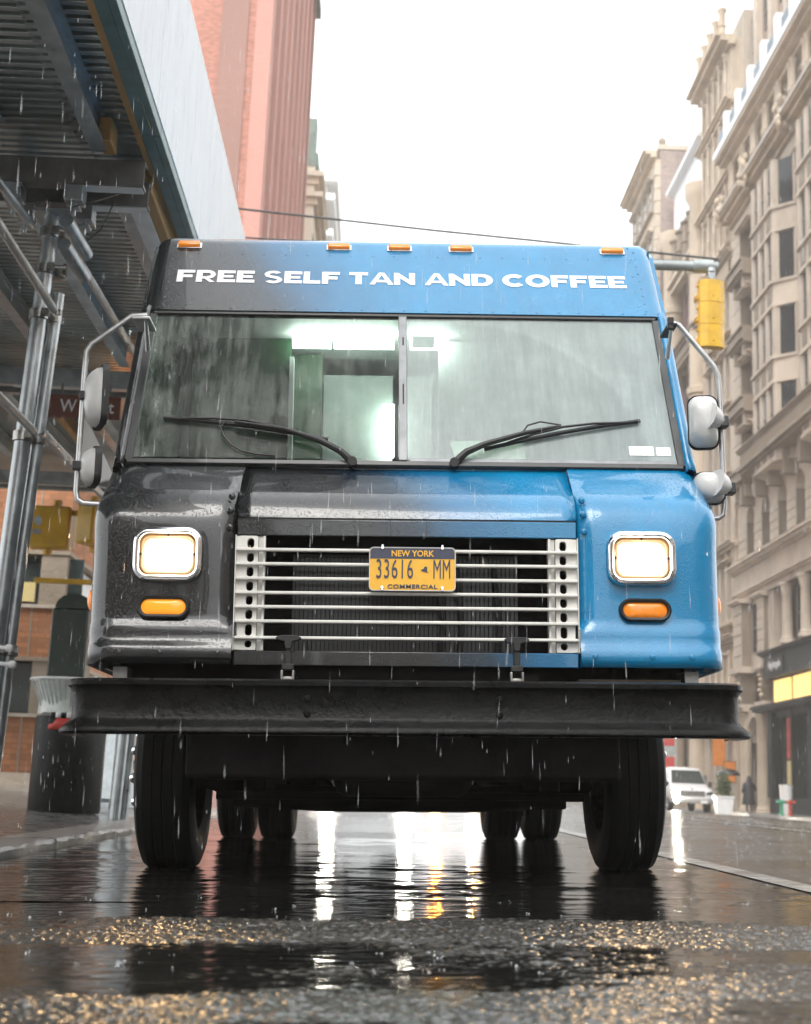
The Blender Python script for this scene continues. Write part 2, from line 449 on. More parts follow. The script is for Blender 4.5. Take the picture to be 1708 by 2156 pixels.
# ------------------------------------------------------------------ mesh helpers
class MB:
    def __init__(s):
        s.v, s.f = [], []
    def add(s, vs, fs):
        o = len(s.v)
        s.v += [tuple(p) for p in vs]
        s.f += [tuple(i+o for i in f) for f in fs]
        return s
    def box(s, x0, x1, y0, y1, z0, z1):
        x0, x1 = min(x0, x1), max(x0, x1); y0, y1 = min(y0, y1), max(y0, y1); z0, z1 = min(z0, z1), max(z0, z1)
        return s.add([(x0,y0,z0),(x1,y0,z0),(x1,y1,z0),(x0,y1,z0),(x0,y0,z1),(x1,y0,z1),(x1,y1,z1),(x0,y1,z1)],
                     [(3,2,1,0),(4,5,6,7),(0,1,5,4),(1,2,6,5),(2,3,7,6),(3,0,4,7)])
    def obox(s, c, size, rot=None):
        hx, hy, hz = size[0]/2, size[1]/2, size[2]/2
        R = rot if rot is not None else Matrix.Identity(3)
        pts = [Vector(c)+R@Vector(p) for p in ((-hx,-hy,-hz),(hx,-hy,-hz),(hx,hy,-hz),(-hx,hy,-hz),(-hx,-hy,hz),(hx,-hy,hz),(hx,hy,hz),(-hx,hy,hz))]
        return s.add(pts, [(3,2,1,0),(4,5,6,7),(0,1,5,4),(1,2,6,5),(2,3,7,6),(3,0,4,7)])
    def tube(s, pts, r, n=8, cap=True):
        pts = [Vector(p) for p in pts]
        rs = r if isinstance(r, (list, tuple)) else [r]*len(pts)
        rings = []
        up = None
        for i, p in enumerate(pts):
            if i == 0: d = pts[1]-p
            elif i == len(pts)-1: d = p-pts[i-1]
            else: d = (pts[i+1]-p).normalized()+(p-pts[i-1]).normalized()
            d.normalize()
            if up is None:
                up = Vector((0,0,1)) if abs(d.z) < 0.9 else Vector((0,1,0))
            a = d.cross(up)
            if a.length < 1e-4: a = d.cross(Vector((1,0,0)))
            a.normalize(); b = a.cross(d).normalized(); up = b
            rings.append([p+rs[i]*(math.cos(2*PI*k/n)*a+math.sin(2*PI*k/n)*b) for k in range(n)])
        vs = [q for R in rings for q in R]
        fs = []
        for i in range(len(rings)-1):
            for k in range(n):
                fs.append((i*n+k, i*n+(k+1)%n, (i+1)*n+(k+1)%n, (i+1)*n+k))
        if cap:
            fs.append(tuple(range(n))[::-1])
            fs.append(tuple((len(rings)-1)*n+k for k in range(n)))
        return s.add(vs, fs)
    def lathe(s, prof, c=(0,0,0), axis='z', n=24, cap=True):
        """prof: list of (radius, along axis)"""
        vs, fs = [], []
        for (r, h) in prof:
            for k in range(n):
                a = 2*PI*k/n
                x, y = r*math.cos(a), r*math.sin(a)
                p = (x, y, h) if axis == 'z' else ((h, x, y) if axis == 'x' else (x, h, y))
                vs.append((p[0]+c[0], p[1]+c[1], p[2]+c[2]))
        m = len(prof)
        for i in range(m-1):
            for k in range(n):
                fs.append((i*n+k, i*n+(k+1)%n, (i+1)*n+(k+1)%n, (i+1)*n+k))
        if cap:
            fs.append(tuple(range(n))[::-1])
            fs.append(tuple((m-1)*n+k for k in range(n)))
        return s.add(vs, fs)
    def grid(s, rows, closed=False):
        m, n = len(rows), len(rows[0])
        vs = [p for R in rows for p in R]
        fs = []
        for i in range(m-1):
            for k in range(n if closed else n-1):
                fs.append((i*n+k, i*n+(k+1)%n, (i+1)*n+(k+1)%n, (i+1)*n+k))
        return s.add(vs, fs)
    def prism(s, poly, fn, d0, d1):
        n = len(poly)
        vs = [fn(a, b, d0) for a, b in poly]+[fn(a, b, d1) for a, b in poly]
        fs = [tuple(range(n)), tuple(range(n, 2*n))[::-1]]
        for k in range(n):
            fs.append((k, n+k, n+(k+1)%n, (k+1)%n))
        return s.add(vs, fs)
    def build(s, name, mat, parent=None, smooth=True, bevel=0.0, solid=0.0, seg=2, ang=38):
        me = bpy.data.meshes.new(name)
        me.from_pydata(s.v, [], s.f)
        me.update()
        bm = bmesh.new(); bm.from_mesh(me)
        bmesh.ops.recalc_face_normals(bm, faces=bm.faces)
        bm.to_mesh(me); bm.free()
        me.materials.append(mat)
        if smooth:
            me.shade_smooth()
            me.set_sharp_from_angle(angle=math.radians(ang))
        o = bpy.data.objects.new(name, me)
        COL.objects.link(o)
        if parent is not None:
            o.parent = parent
        if solid:
            md = o.modifiers.new("solid", 'SOLIDIFY'); md.thickness = solid; md.offset = 0
        if bevel:
            md = o.modifiers.new("bevel", 'BEVEL'); md.width = bevel; md.segments = seg; md.limit_method = 'ANGLE'
            md.angle_limit = math.radians(40)
        return o
def tag(o, label=None, cat=None, group=None, kind=None):
    if label: o['label'] = label
    if cat: o['category'] = cat
    if group: o['group'] = group
    if kind: o['kind'] = kind
    return o
def thing(name, label, cat, loc=(0,0,0), rot=(0,0,0), group=None):
    o = bpy.data.objects.new(name, None)
    o.empty_display_size = 0.2
    COL.objects.link(o)
    o.location = loc
    o.rotation_euler = rot
    return tag(o, label, cat, group)
def structure(name):
    o = bpy.data.objects.new(name, None); COL.objects.link(o); o['kind'] = 'structure'
    return o
def copies(src, parent, locs):
    """alike pieces that share one mesh: src is moved to the first place, the rest are copies"""
    for i, l in enumerate(locs):
        o = src if i == 0 else src.copy()
        if i: COL.objects.link(o); o.parent = parent
        o.location = l
def copy_thing(root, loc, label, rot=None):
    r = root.copy(); COL.objects.link(r); r.location = loc; r['label'] = label
    if rot: r.rotation_euler = rot
    for ch in list(root.children):
        c = ch.copy(); COL.objects.link(c); c.parent = r
        for g in list(ch.children):
            d = g.copy(); COL.objects.link(d); d.parent = c
    return r
def text(name, body, size, mat, parent, mtx, sx=1.0, off=0.0, ext=0.001, shear=0.0, spacing=1.0):
    cu = bpy.data.curves.new(name, 'FONT')
    cu.body = body; cu.size = size; cu.offset = off; cu.extrude = ext; cu.shear = shear
    cu.align_x = 'CENTER'; cu.align_y = 'CENTER'; cu.space_character = spacing
    cu.resolution_u = 4
    tmp = bpy.data.objects.new(name+"_tmp", cu)
    COL.objects.link(tmp)
    dg = bpy.context.evaluated_depsgraph_get()
    me = bpy.data.meshes.new_from_object(tmp.evaluated_get(dg))
    bpy.data.objects.remove(tmp)
    me.transform(Matrix.Diagonal((sx, 1, 1, 1)))
    me.transform(mtx)
    me.materials.clear(); me.materials.append(mat)
    me.name = name
    o = bpy.data.objects.new(name, me)
    COL.objects.link(o)
    o.parent = parent
    return o
def face_cam(x, y, z, tilt=0.0):
    """matrix that stands text upright facing -Y, leaned back by tilt"""
    return Matrix.Translation((x, y, z)) @ Matrix.Rotation(PI/2 - tilt, 4, 'X')
def rrect(w, h, r, n=6, cx=0.0, cz=0.0):
    pts = []
    for (sx, sz, a0) in ((1, 1, 0), (-1, 1, PI/2), (-1, -1, PI), (1, -1, 1.5*PI)):
        for k in range(n+1):
            a = a0+PI/2*k/n
            pts.append((cx+sx*(w/2-r)+r*math.cos(a), cz+sz*(h/2-r)+r*math.sin(a)))
    return pts
def rring(mb, cx, cz, w, h, r, prof, n=6):
    """ring round a rounded rectangle: prof = list of (inset, y)"""
    rows = []
    for ins, y in prof:
        rows.append([(a, y, b) for a, b in rrect(w-2*ins, h-2*ins, max(r-ins, 0.004), n, cx, cz)])
    mb.grid(rows, closed=True)
    return mb
# ------------------------------------------------------------------ ground, road, kerbs, pavements
def zr(x):
    if x < 2: return 0.0321*x
    if x < 5: return 0.0642+0.0321*(x-2)-(0.0651/6)*(x-2)**2
    return 0.0642+0.0963-0.09765-0.033*(x-5)
def sheet(name, xs, ys, zf, mat, parent=None):
    mb = MB()
    mb.grid([[(x, y, zf(x)) for x in xs] for y in ys])
    return mb.build(name, mat, parent, smooth=True)
KX, KXR = -1.68, 16.4
xs = [KX+0.01+(KXR-KX-0.02)*i/60 for i in range(61)]
ys = [-128, -80, -40, -20, -8, -2, 0, 1, 2, 3, 4, 5, 6, 8, 10, 14, 20, 30, 45, 70, 110, 180, 300, 420]
tag(sheet('road', xs, ys, zr, M_road), kind='structure')
tag(sheet('ground', [-90, -1.9, 16.8, 140], [-150, 420], lambda x: -0.75, M_conc), kind='structure')
# coarse chippings and water film right in front of the lens: real relief, water lies level in the hollows
import numpy as np
rg = np.random.default_rng(3)
nx, ny, st = 720, 660, 0.004
gx = -1.42+st*np.arange(nx); gy = 1.55+st*np.arange(ny)
def fil(lx, ly, lo=0.0):
    k = np.fft.fft2(rg.standard_normal((ny, nx)))
    fx = np.fft.fftfreq(nx, st)[None, :]; fy = np.fft.fftfreq(ny, st)[:, None]
    g = np.exp(-((fx*lx)**2+(fy*ly)**2)*6.0)
    r = np.real(np.fft.ifft2(k*g)); return (r-r.mean())/r.std()
chip = 0.0014*np.clip(fil(0.006, 0.006), -1.2, 2.0)+0.0008*fil(0.018, 0.012)
low = 0.0030*fil(0.75, 0.16)+0.0012*fil(0.2, 0.09)
Yg = gy[:, None]+0*gx[None, :]
ridge = 0.0055*np.exp(-((Yg-3.33)/0.30)**4)-0.0012-0.010*np.clip((Yg-3.68)/0.08, 0, 1)
water = 0.0003*fil(0.05, 0.02)+0.00012*fil(0.02, 0.012)
hgt = chip+low+ridge
z = np.maximum(hgt, water)
base = np.array([zr(x) for x in gx])[None, :]
zz = base+0.006+z
co = np.stack([np.broadcast_to(gx[None, :], zz.shape), Yg, zz], -1).reshape(-1, 3).astype(np.float32)
ii = (np.arange(ny-1)[:, None]*nx+np.arange(nx-1)[None, :]).reshape(-1)
fc = np.stack([ii, ii+1, ii+nx+1, ii+nx], -1).astype(np.int32)
me = bpy.data.meshes.new('road_surface')
me.vertices.add(len(co)); me.vertices.foreach_set('co', co.ravel())
me.loops.add(fc.size); me.loops.foreach_set('vertex_index', fc.ravel())
me.polygons.add(len(fc)); me.polygons.foreach_set('loop_start', np.arange(0, fc.size, 4, dtype=np.int32))
me.update(); me.validate(); me.shade_smooth()
me.materials.append(M_agg); me.materials.append(M_water)
wm = (water > hgt+0.0001)
wm = (wm[:-1, :-1] & wm[1:, 1:]).reshape(-1)
me.polygons.foreach_set('material_index', wm.astype(np.int32))
ob = bpy.data.objects.new('road_surface', me); COL.objects.link(ob); ob['kind'] = 'structure'
# rain-dimpled film of water under and beside the truck: low ripples and drop rings as real relief
def height_sheet(name, x0, x1, y0, y1, st, fn, mat):
    nx_, ny_ = int((x1-x0)/st)+1, int((y1-y0)/st)+1
    gx_ = x0+st*np.arange(nx_); gy_ = y0+st*np.arange(ny_)
    zb = np.array([zr(x) for x in gx_])[None, :]
    zz_ = zb+fn(gx_, gy_, st)
    co_ = np.stack([np.broadcast_to(gx_[None, :], zz_.shape), np.broadcast_to(gy_[:, None], zz_.shape), zz_], -1).reshape(-1, 3).astype(np.float32)
    i_ = (np.arange(ny_-1)[:, None]*nx_+np.arange(nx_-1)[None, :]).reshape(-1)
    f_ = np.stack([i_, i_+1, i_+nx_+1, i_+nx_], -1).astype(np.int32)
    m_ = bpy.data.meshes.new(name)
    m_.vertices.add(len(co_)); m_.vertices.foreach_set('co', co_.ravel())
    m_.loops.add(f_.size); m_.loops.foreach_set('vertex_index', f_.ravel())
    m_.polygons.add(len(f_)); m_.polygons.foreach_set('loop_start', np.arange(0, f_.size, 4, dtype=np.int32))
    m_.update(); m_.validate(); m_.shade_smooth(); m_.materials.append(mat)
    o_ = bpy.data.objects.new(name, m_); COL.objects.link(o_); o_['kind'] = 'structure'
    return o_
def ripples(gx_, gy_, st):
    nx_, ny_ = len(gx_), len(gy_)
    def fl(lx, ly):
        k = np.fft.fft2(rg.standard_normal((ny_, nx_)))
        fx = np.fft.fftfreq(nx_, st)[None, :]; fy = np.fft.fftfreq(ny_, st)[:, None]
        r = np.real(np.fft.ifft2(k*np.exp(-((fx*lx)**2+(fy*ly)**2)*6.0))); return (r-r.mean())/r.std()
    h = 0.0013*fl(0.26, 0.11)+0.0007*fl(0.10, 0.05)+0.0002*fl(0.04, 0.03)
    calm = np.clip(0.7+0.6*fl(1.2, 0.5), 0.2, 1.6)
    h = h*calm
    for _ in range(420):
        cx_, cy_ = rg.uniform(gx_[0], gx_[-1]), rg.uniform(gy_[0], gy_[-1])
        if abs(cx_-0.12) < 1.0 and 4.9 < cy_ < 10.5: continue
        R = rg.uniform(0.03, 0.10)
        ix, iy = int((cx_-gx_[0])/st), int((cy_-gy_[0])/st); n = int(0.16/st)
        sl = (slice(max(iy-n, 0), iy+n), slice(max(ix-n, 0), ix+n))
        d = np.sqrt((gx_[None, sl[1]]-cx_)**2+(gy_[sl[0], None]-cy_)**2)
        h[sl] += 0.0011*np.exp(-((d-R)/0.022)**2)*np.cos((d-R)*130)
    return 0.0045+h
height_sheet('puddle', -1.60, 1.43, 4.13, 10.6, 0.013, ripples, M_water)
def markings(name, x, w, y0, y1):
    n = max(2, int((y1-y0)/2))
    mb = MB()
    mb.grid([[(x-w/2, y0+(y1-y0)*i/n, zr(x-w/2)+0.005), (x+w/2, y0+(y1-y0)*i/n, zr(x+w/2)+0.005)] for i in range(n+1)])
    tag(mb.build(name, M_line), kind='structure')
markings('lane_line', 1.52, 0.11, 4.4, 60)
markings('lane_line', 3.95, 0.14, 8, 90)
markings('lane_line', 4.85, 0.14, 8, 90)
# left pavement
def zl(x): return -0.014-0.04*(x+2.0)
pav = structure('pavement')
y = -6.0
slabs = []
for row in range(36):
    L = 1.5
    for (xa, xb) in ((-2.0, -3.45), (-3.45, -4.9)):
        mb = MB()
        mb.add([(xa-0.006, y+0.006, zl(xa)), (xb+0.006, y+0.006, zl(xb)), (xb+0.006, y+L-0.006, zl(xb)), (xa-0.006, y+L-0.006, zl(xa)),
                (xa-0.006, y+0.006, -0.3), (xb+0.006, y+0.006, -0.3), (xb+0.006, y+L-0.006, -0.3), (xa-0.006, y+L-0.006, -0.3)],
               [(0, 1, 2, 3), (4, 5, 1, 0), (5, 6, 2, 1), (6, 7, 3, 2), (7, 4, 0, 3)])
        mb.build('paving_slab', M_conc, pav, smooth=False)
    y += L
MB().box(-12, -4.9, -6, 48, -0.5, 0.095).build('rear_pavement', M_conc, pav, smooth=False)
MB().box(-1.98, -4.9, -6, 48, -0.5, -0.03).build('slab_bed', M_conc, pav, smooth=False)
kerb = structure('kerb')
random.seed(4)
y = -5.2
while y < 46:
    L = random.uniform(1.75, 2.3) if not 5.0 < y < 7.0 else 7.62-y
    tilt = random.uniform(-0.008, 0.008)
    mb = MB()
    n = 22
    rows = []
    for i in range(n+1):
        yy = y+0.012+(L-0.03)*i/n
        j = lambda a: random.uniform(-a, a)
        rows.append([(KX, yy, -0.4), (KX+j(.009), yy, -0.022+tilt+j(.006)), (KX-0.012+j(.010), yy, -0.006+tilt+j(.006)), (KX-0.04+j(.006), yy, 0.0+tilt+j(.004)), (-1.99, yy, -0.004+j(.003)), (-1.99, yy, -0.4)])
    mb.grid(rows)
    k = len(mb.v)
    mb.f.append(tuple(range(6))[::-1]); mb.f.append(tuple(range(k-6, k)))
    mb.build('kerb_stone', M_granite, kerb, smooth=True, ang=25)
    y += L
# right pavement and kerb
pr = structure('pavement')
MB().box(KXR+0.3, 21, -6, 420, -0.7, -0.19).build('pavement_slab', M_conc, pr, smooth=False)
kr = structure('kerb')
yy = 30.0
while yy < 110:
    MB().box(KXR, KXR+0.295, yy+0.01, yy+2.98, -0.7, -0.185).build('kerb_stone', M_granite, kr, smooth=False, bevel=0.015)
    yy += 3.0

# ------------------------------------------------------------------ buildings on the left
def brick_building():
    t = thing('brick_building', 'orange brick building with grey window bands beyond the end of the scaffold', 'building', (-4.25, 18.5, 0.08))
    def B(n, m, *a, **k): return MB().box(*a).build(n, m, t, smooth=False, **k)
    H = 9.0
    B('wall', M_brickor, -9, 0, 0, 14, 0.25, 1.02)
    B('wall', M_brickor, -9, 0, 0, 14, 1.72, 2.47)
    B('wall', M_brickor, -9, 0, 0, 14, 3.16, 4.9)
    B('wall', M_brickor, -9, 0, 0, 14, 5.7, H)
    B('stone_base', M_lime, -9.0, 0.06, -0.06, 14, 0.1, 0.25)
    B('stone_base', M_lime, -9.0, 0.16, -0.16, 14, -0.2, 0.1)
    for (z0, z1) in ((1.02, 1.72), (2.47, 3.16), (4.9, 5.7)):
        B('window_core', M_shop, -8.6, -0.35, 0.35, 13.6, z0, z1)
        B('sill', M_lime3, -9, 0.05, -0.05, 14, z0-0.045, z0+0.002)
        B('lintel', M_limedk, -9, 0.03, -0.03, 14, z1-0.002, z1+0.05)
        x = -8.7
        while x < -0.5:
            w = B('window', M_shopglass, x, x+1.05, 0.14, 0.18, z0+0.03, z1-0.03)
            B('frame', M_limedk, x-0.05, x+0.0, 0.10, 0.3, z0+0.02, z1-0.02).parent = w
            x += 1.12
        B('corner_pier', M_limedk, -0.35, 0.0, 0.0, 0.4, z0, z1)
        y = 0.7
        while y < 13:
            w = B('window', M_white, -0.14, -0.10, y, y+1.5, z0+0.03, z1-0.03)
            B('frame', M_white, -0.12, 0.06, y-0.08, y, z0+0.02, z1-0.02).parent = w
            y += 1.6
    # beige panel behind the crossing signal and upright brick joints
    B('beige_panel', M_poster_y, -0.95, -0.42, 0.06, 0.13, 2.52, 2.78)
    for x in (-0.42, -2.1, -3.7):
        B('wall_joint', M_limedk, x-0.012, x+0.012, -0.006, 0.02, 0.25, 1.02)
        B('wall_joint', M_limedk, x-0.012, x+0.012, -0.006, 0.02, 1.72, 2.47)
        B('wall_joint', M_limedk, x-0.012, x+0.012, -0.006, 0.02, 3.16, 4.9)
    B('parapet', M_limedk, -9.1, 0.1, -0.1, 14.1, H, H+0.25)
brick_building()

def pink_building():
    t = thing('red_building', 'tall plain red building with pilasters rising above the white plywood', 'building', (-5.0, 47.3, 0))
    def B(n, m, *a, **k): return MB().box(*a).build(n, m, t, smooth=False, **k)
    H = 36.2
    B('party_wall', M_pinkwall, -14, -0.62, 0.05, 23, -0.5, H+6)
    B('corner_strip', M_pink2, -0.617, 0.0, 0.0, 1.1, -0.5, H+6)
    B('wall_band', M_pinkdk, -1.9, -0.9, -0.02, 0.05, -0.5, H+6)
    # street face: pilasters with recessed strips of windows between them
    n = 8
    pitch = (22.8-1.1)/n
    for i in range(n):
        y0 = 1.1+i*pitch
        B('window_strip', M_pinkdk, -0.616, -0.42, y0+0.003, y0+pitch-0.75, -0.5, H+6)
        B('pilaster', M_pink2, -0.615, 0.0, y0+pitch-0.75, y0+pitch-0.002, -0.5, H+6)
        B('rib', M_pink2, -0.416, -0.14, y0+0.62, y0+0.95, -0.5, H+4)
        for j in range(9):
            z0 = 1.2+j*4.0
            w = B('window', M_winglass, -0.416, -0.38, y0+0.1, y0+0.58, z0, z0+2.6)
            B('frame', M_pinkframe, -0.38, -0.34, y0+0.1, y0+0.58, z0+1.25, z0+1.35).parent = w
            w = B('window', M_winglass, -0.416, -0.38, y0+1.0, y0+pitch-0.78, z0, z0+2.6)
            B('frame', M_pinkframe, -0.38, -0.34, y0+1.0, y0+pitch-0.78, z0+1.25, z0+1.35).parent = w
    B('roof_edge', M_copper, -14.2, 0.28, 0.06, 22.9, H+6, H+6.5)
    B('drain_pipe', M_pinkdk, 0.02, 0.12, 20.5, 20.62, 0, H+5.9)
pink_building()

def cream_building():
    t = thing('cream_building', 'cream stone building with stepped cornices just right of the red building', 'building', (-5.0, 76.5, 0))
    def B(n, m, *a, **k): return MB().box(*a).build(n, m, t, smooth=False, **k)
    B('wall', M_cream, -9, 0, 0, 7.5, -0.5, 35.2)
    B('chimney', M_copper, -0.6, -0.05, 0.3, 1.4, 37.2, 39.6)
    B('roof', M_copper, -3, 0.15, 0.0, 6, 36.4, 37.2)
    for z in (33.9, 35.2, 30.0, 26.0):
        B('cornice', M_lime2, -9.1, 0.25, -0.12, 7.6, z, z+0.45)
        B('cornice', M_cream, -9.1, 0.55, -0.3, 7.9, z+0.45, z+0.75)
    for j in range(8):
        for k in range(3):
            w = B('window', M_winglass, -0.02, 0.03, 0.7+k*2.3, 2.1+k*2.3, 2+j*4, 4.4+j*4)
            B('sill', M_lime, -0.02, 0.35, 0.6+k*2.3, 2.2+k*2.3, 1.75+j*4, 1.98+j*4).parent = w
    B('upper_wall', M_cream, -8.8, 0.0, 0.05, 7.4, 35.95, 36.4)
cream_building()
def grey_tower():
    t = thing('grey_tower', 'pale grey tower of stacked balconies far behind the cream building', 'building', (-5.2, 106, 0))
    def B(n, m, *a, **k): return MB().box(*a).build(n, m, t, smooth=False, **k)
    B('wall', M_greyb, -12, -0.6, 0.6, 14, -0.5, 49)
    for j in range(15):
        z = 4+j*3.1
        B('balcony', M_white, -12, 0.0, 0.0, 14, z, z+0.55)
        B('window', M_winglass, -11.5, -1.2, 0.54, 0.597, z+0.9, z+2.7)
        B('pane_bar', M_greyb, -4, -3.6, 0.45, 0.53, z+0.6, z+3.0)
    B('roof_edge', M_white, -12.2, 0.2, -0.1, 14.2, 49, 50.2)
grey_tower()
# ------------------------------------------------------------------ pavement shed (scaffold) on the left
def shed():
    t = thing('sidewalk_shed', 'steel sidewalk shed with ribbed metal deck and white plywood parapet over the left pavement', 'scaffold', (-1.95, 7.45, -0.013))
    ox, oy, oz = -1.95, 7.45, -0.013
    def mv(mb):
        mb.v = [(x-ox, y-oy, z-oz) for x, y, z in mb.v]; return mb
    def part(n, m, mb, **k): return mv(mb).build(n, m, t, **k)
    # ribbed deck panels, each 0.6 m long, ribs across the pavement
    pitch, L = 0.075, 0.6
    mb = MB()
    rows = []
    prof = []
    for i in range(8):
        y0 = i*pitch
        prof += [(y0, 0), (y0+0.034, 0), (y0+0.040, 0.038), (y0+0.068, 0.038), (y0+0.074, 0.001)]
    for x in (-6.6, -1.36):
        rows.append([(x-ox, y, z) for y, z in prof])
    mb.grid(rows)
    p = mb.build('deck_panel', M_galvdark, t, smooth=False, solid=0.003)
    copies(p, t, [(0, 2.2+L*i-oy, 3.875-oz) for i in range(25)])
    # longitudinal joists: I sections
    def ibeam(x, y0, y1, z0, z1, w=0.09, ft=0.012, wt=0.012, m=M_beam, name='joist'):
        part(name, m, MB().box(x-w/2, x+w/2, y0, y1, z0, z0+ft).box(x-wt/2, x+wt/2, y0, y1, z0+ft, z1-ft).box(x-w/2, x+w/2, y0, y1, z1-ft, z1), smooth=False)
    for x in (-1.66, -2.24, -2.86, -3.5, -4.1, -4.8, -5.5):
        for (y0, y1) in ((2.2, 7.1), (7.62, 11.2), (11.75, 15.3)):
            ibeam(x, y0+random.uniform(-.05, .05), y1, 3.715, 3.868, m=M_beam if random.random() < .6 else M_galv)
    # perforated rib strip next to joists
    for x in (-1.80, -2.98):
        mb = MB()
        y = 2.3
        while y < 16:
            mb.box(x-0.025, x+0.025, y, y+0.045, 3.856, 3.872); y += 0.075
        o = part('deck_clip_row', M_galv, mb, smooth=False)
        o['kind'] = 'stuff'
    # orange timber blocks
    for (x, y0, y1) in ((-1.61, 6.98, 7.16), (-1.49, 7.62, 10.6), (-3.2, 11.8, 14.0)):
        part('timber', M_wood, MB().box(x-0.035, x+0.035, y0, y1, 3.72, 3.86), bevel=0.006)
    part('timber', M_beampale, MB().box(-1.62, -1.515, 7.64, 10.4, 3.70, 3.714), smooth=False)
    # paired channel headers across the pavement
    for yh in (3.1, 7.2, 11.3, 15.4):
        for k, (dy, xe) in enumerate(((0, -1.42), (0.27, -1.44))):
            y0 = yh+dy
            mb = MB().box(-6.4, xe, y0, y0+0.012, 3.56, 3.712).box(-6.4, xe, y0+0.0125, y0+0.085, 3.56, 3.573).box(-6.4, xe, y0+0.0125, y0+0.085, 3.70, 3.712)
            part('header_beam', M_headb if yh < 8 else M_galv, mb, smooth=False)
            part('header_flange', M_beampale, MB().box(-1.80, xe-0.01, y0+0.012, y0+0.088, 3.553, 3.559), smooth=False)
            part('header_flange', M_beampale, MB().box(-3.2, -2.16, y0+0.012, y0+0.088, 3.553, 3.559), smooth=False)
            for xc in (-1.80, -2.14):
                mb = MB().box(xc-0.05, xc+0.05, y0-0.008, y0+0.10, 3.46, 3.553).tube([(xc, y0+0.04, 3.48), (xc, y0+0.04, 3.38)], 0.012, 6).box(xc-0.035, xc+0.035, y0+0.0, y0+0.08, 3.425, 3.437)
                part('beam_clamp', M_galv, mb, bevel=0.004)
    # posts, with the second pipe clamped beside each
    for yp in (3.35, 7.45, 11.55, 15.65):
        part('post', M_galv, MB().tube([(-2.09, yp, -0.013), (-2.045, yp, 1.4), (-1.97, yp, 3.46)], 0.045, 16))
        part('post', M_galv, MB().tube([(-2.03, yp+0.06, -0.013), (-1.985, yp+0.06, 1.4), (-1.91, yp+0.06, 3.02)], 0.034, 14))
        part('post_cap', M_galv, MB().box(-2.07, -1.87, yp-0.09, yp+0.13, 3.46, 3.474), smooth=False)
        for zc in (0.98, 2.16, 2.87, 3.14, 3.36):
            xx = -2.09+zc*0.033
            part('coupler', M_steel, MB().lathe([(0.047, -0.03), (0.056, -0.026), (0.056, 0.026), (0.047, 0.03)], (xx, yp, zc), n=16).lathe([(0.036, -0.03), (0.045, -0.024), (0.045, 0.024), (0.036, 0.03)], (xx+0.066, yp+0.06, zc), n=14)
                 .box(xx+0.03, xx+0.07, yp-0.075, yp-0.045, zc-0.02, zc+0.02).tube([(xx+0.05, yp-0.06, zc), (xx+0.13, yp-0.06, zc)], 0.009, 6).lathe([(0.018, 0), (0.018, 0.016)], (xx+0.12, yp-0.06, zc), 'x', 6))
        # base plate
        part('base_plate', M_steel, MB().box(-2.19, -1.93, yp-0.13, yp+0.17, -0.028, -0.0135), smooth=False)
    # white knobs of the clamp bolts on the near post
    for zc, xx in ((0.985, -1.955), (0.90, -1.93)):
        part('bolt_knob', M_white, MB().tube([(xx-0.1, 7.36, zc), (xx, 7.34, zc-0.005)], 0.011, 8).lathe([(0.004, -0.022), (0.018, -0.016), (0.022, 0), (0.018, 0.016), (0.004, 0.022)], (xx, 7.34, zc-0.005), 'x', 12))
    # rails along the post line, with flattened ends bolted to the posts
    def rail(a, b, r=0.024):
        a, b = Vector(a), Vector(b)
        d = (b-a).normalized()
        part('rail', M_galv, MB().tube([a, b-d*0.14], r, 12).tube([b-d*0.14, b-d*0.02], [r, 0.010], 12))
    rail((-1.93, 3.4, 2.97), (-1.895, 7.47, 2.88))
    rail((-1.95, 3.4, 2.14), (-1.935, 7.44, 2.17))
    rail((-1.86, 7.5, 3.30), (-1.80, 11.5, 3.30))
    rail((-2.3, 3.4, 3.36), (-2.05, 7.4, 3.36))
    rail((-1.92, 7.5, 2.20), (-1.92, 11.5, 2.20))
    # sheet pipes hanging in the couplers (short open tube ends under the header)
    for (z, dx) in ((3.36, 0.10), (3.22, 0.09)):
        part('pipe_stub', M_galv, MB().tube([(-1.86+dx*0.2, 7.25, z), (-1.80, 7.62, z-0.05)], 0.04, 14))
    for (a, b) in (((-1.80, 7.2, 3.42), (-1.56, 7.3, 3.56)), ((-1.78, 7.5, 3.34), (-1.62, 7.42, 3.56))):
        part('tie_wire', M_wire, MB().tube([a, ((a[0]+b[0])/2, a[1], (a[2]+b[2])/2-0.03), b], 0.004, 6))
    # green edge board and the plywood parapet above it
    y = 2.2
    seam = [2.2, 4.63, 7.07, 9.51, 11.95, 14.39, 17.0]
    for i in range(6):
        part('edge_board', M_greenpaint, MB().box(-1.36, -1.32, seam[i]+0.002, seam[i+1]-0.002, 3.80, 3.866), bevel=0.003)
        part('edge_board', M_greenpaint, MB().box(-1.43, -1.362, seam[i]+0.003, seam[i+1]-0.003, 3.805, 3.835), bevel=0.003)
        part('edge_timber', M_wood, MB().box(-1.47, -1.432, seam[i]+0.003, seam[i+1]-0.003, 3.815, 3.865), smooth=False)
    for i in range(6):
        a, b = seam[i]-0.17, seam[i+1]-0.17
        part('parapet_panel', M_ply2, MB().box(-1.335, -1.316, (2.2 if i == 0 else a)+0.003, (17.0 if i == 5 else b)-0.004, 3.869, 4.98), smooth=False)
    for yb in (4.44, 6.88, 9.32, 11.76, 14.2, 16.5):
        part('parapet_stud', M_wood, MB().box(-1.43, -1.34, yb, yb+0.045, 3.9, 5.0), smooth=False)
    return t
shed()
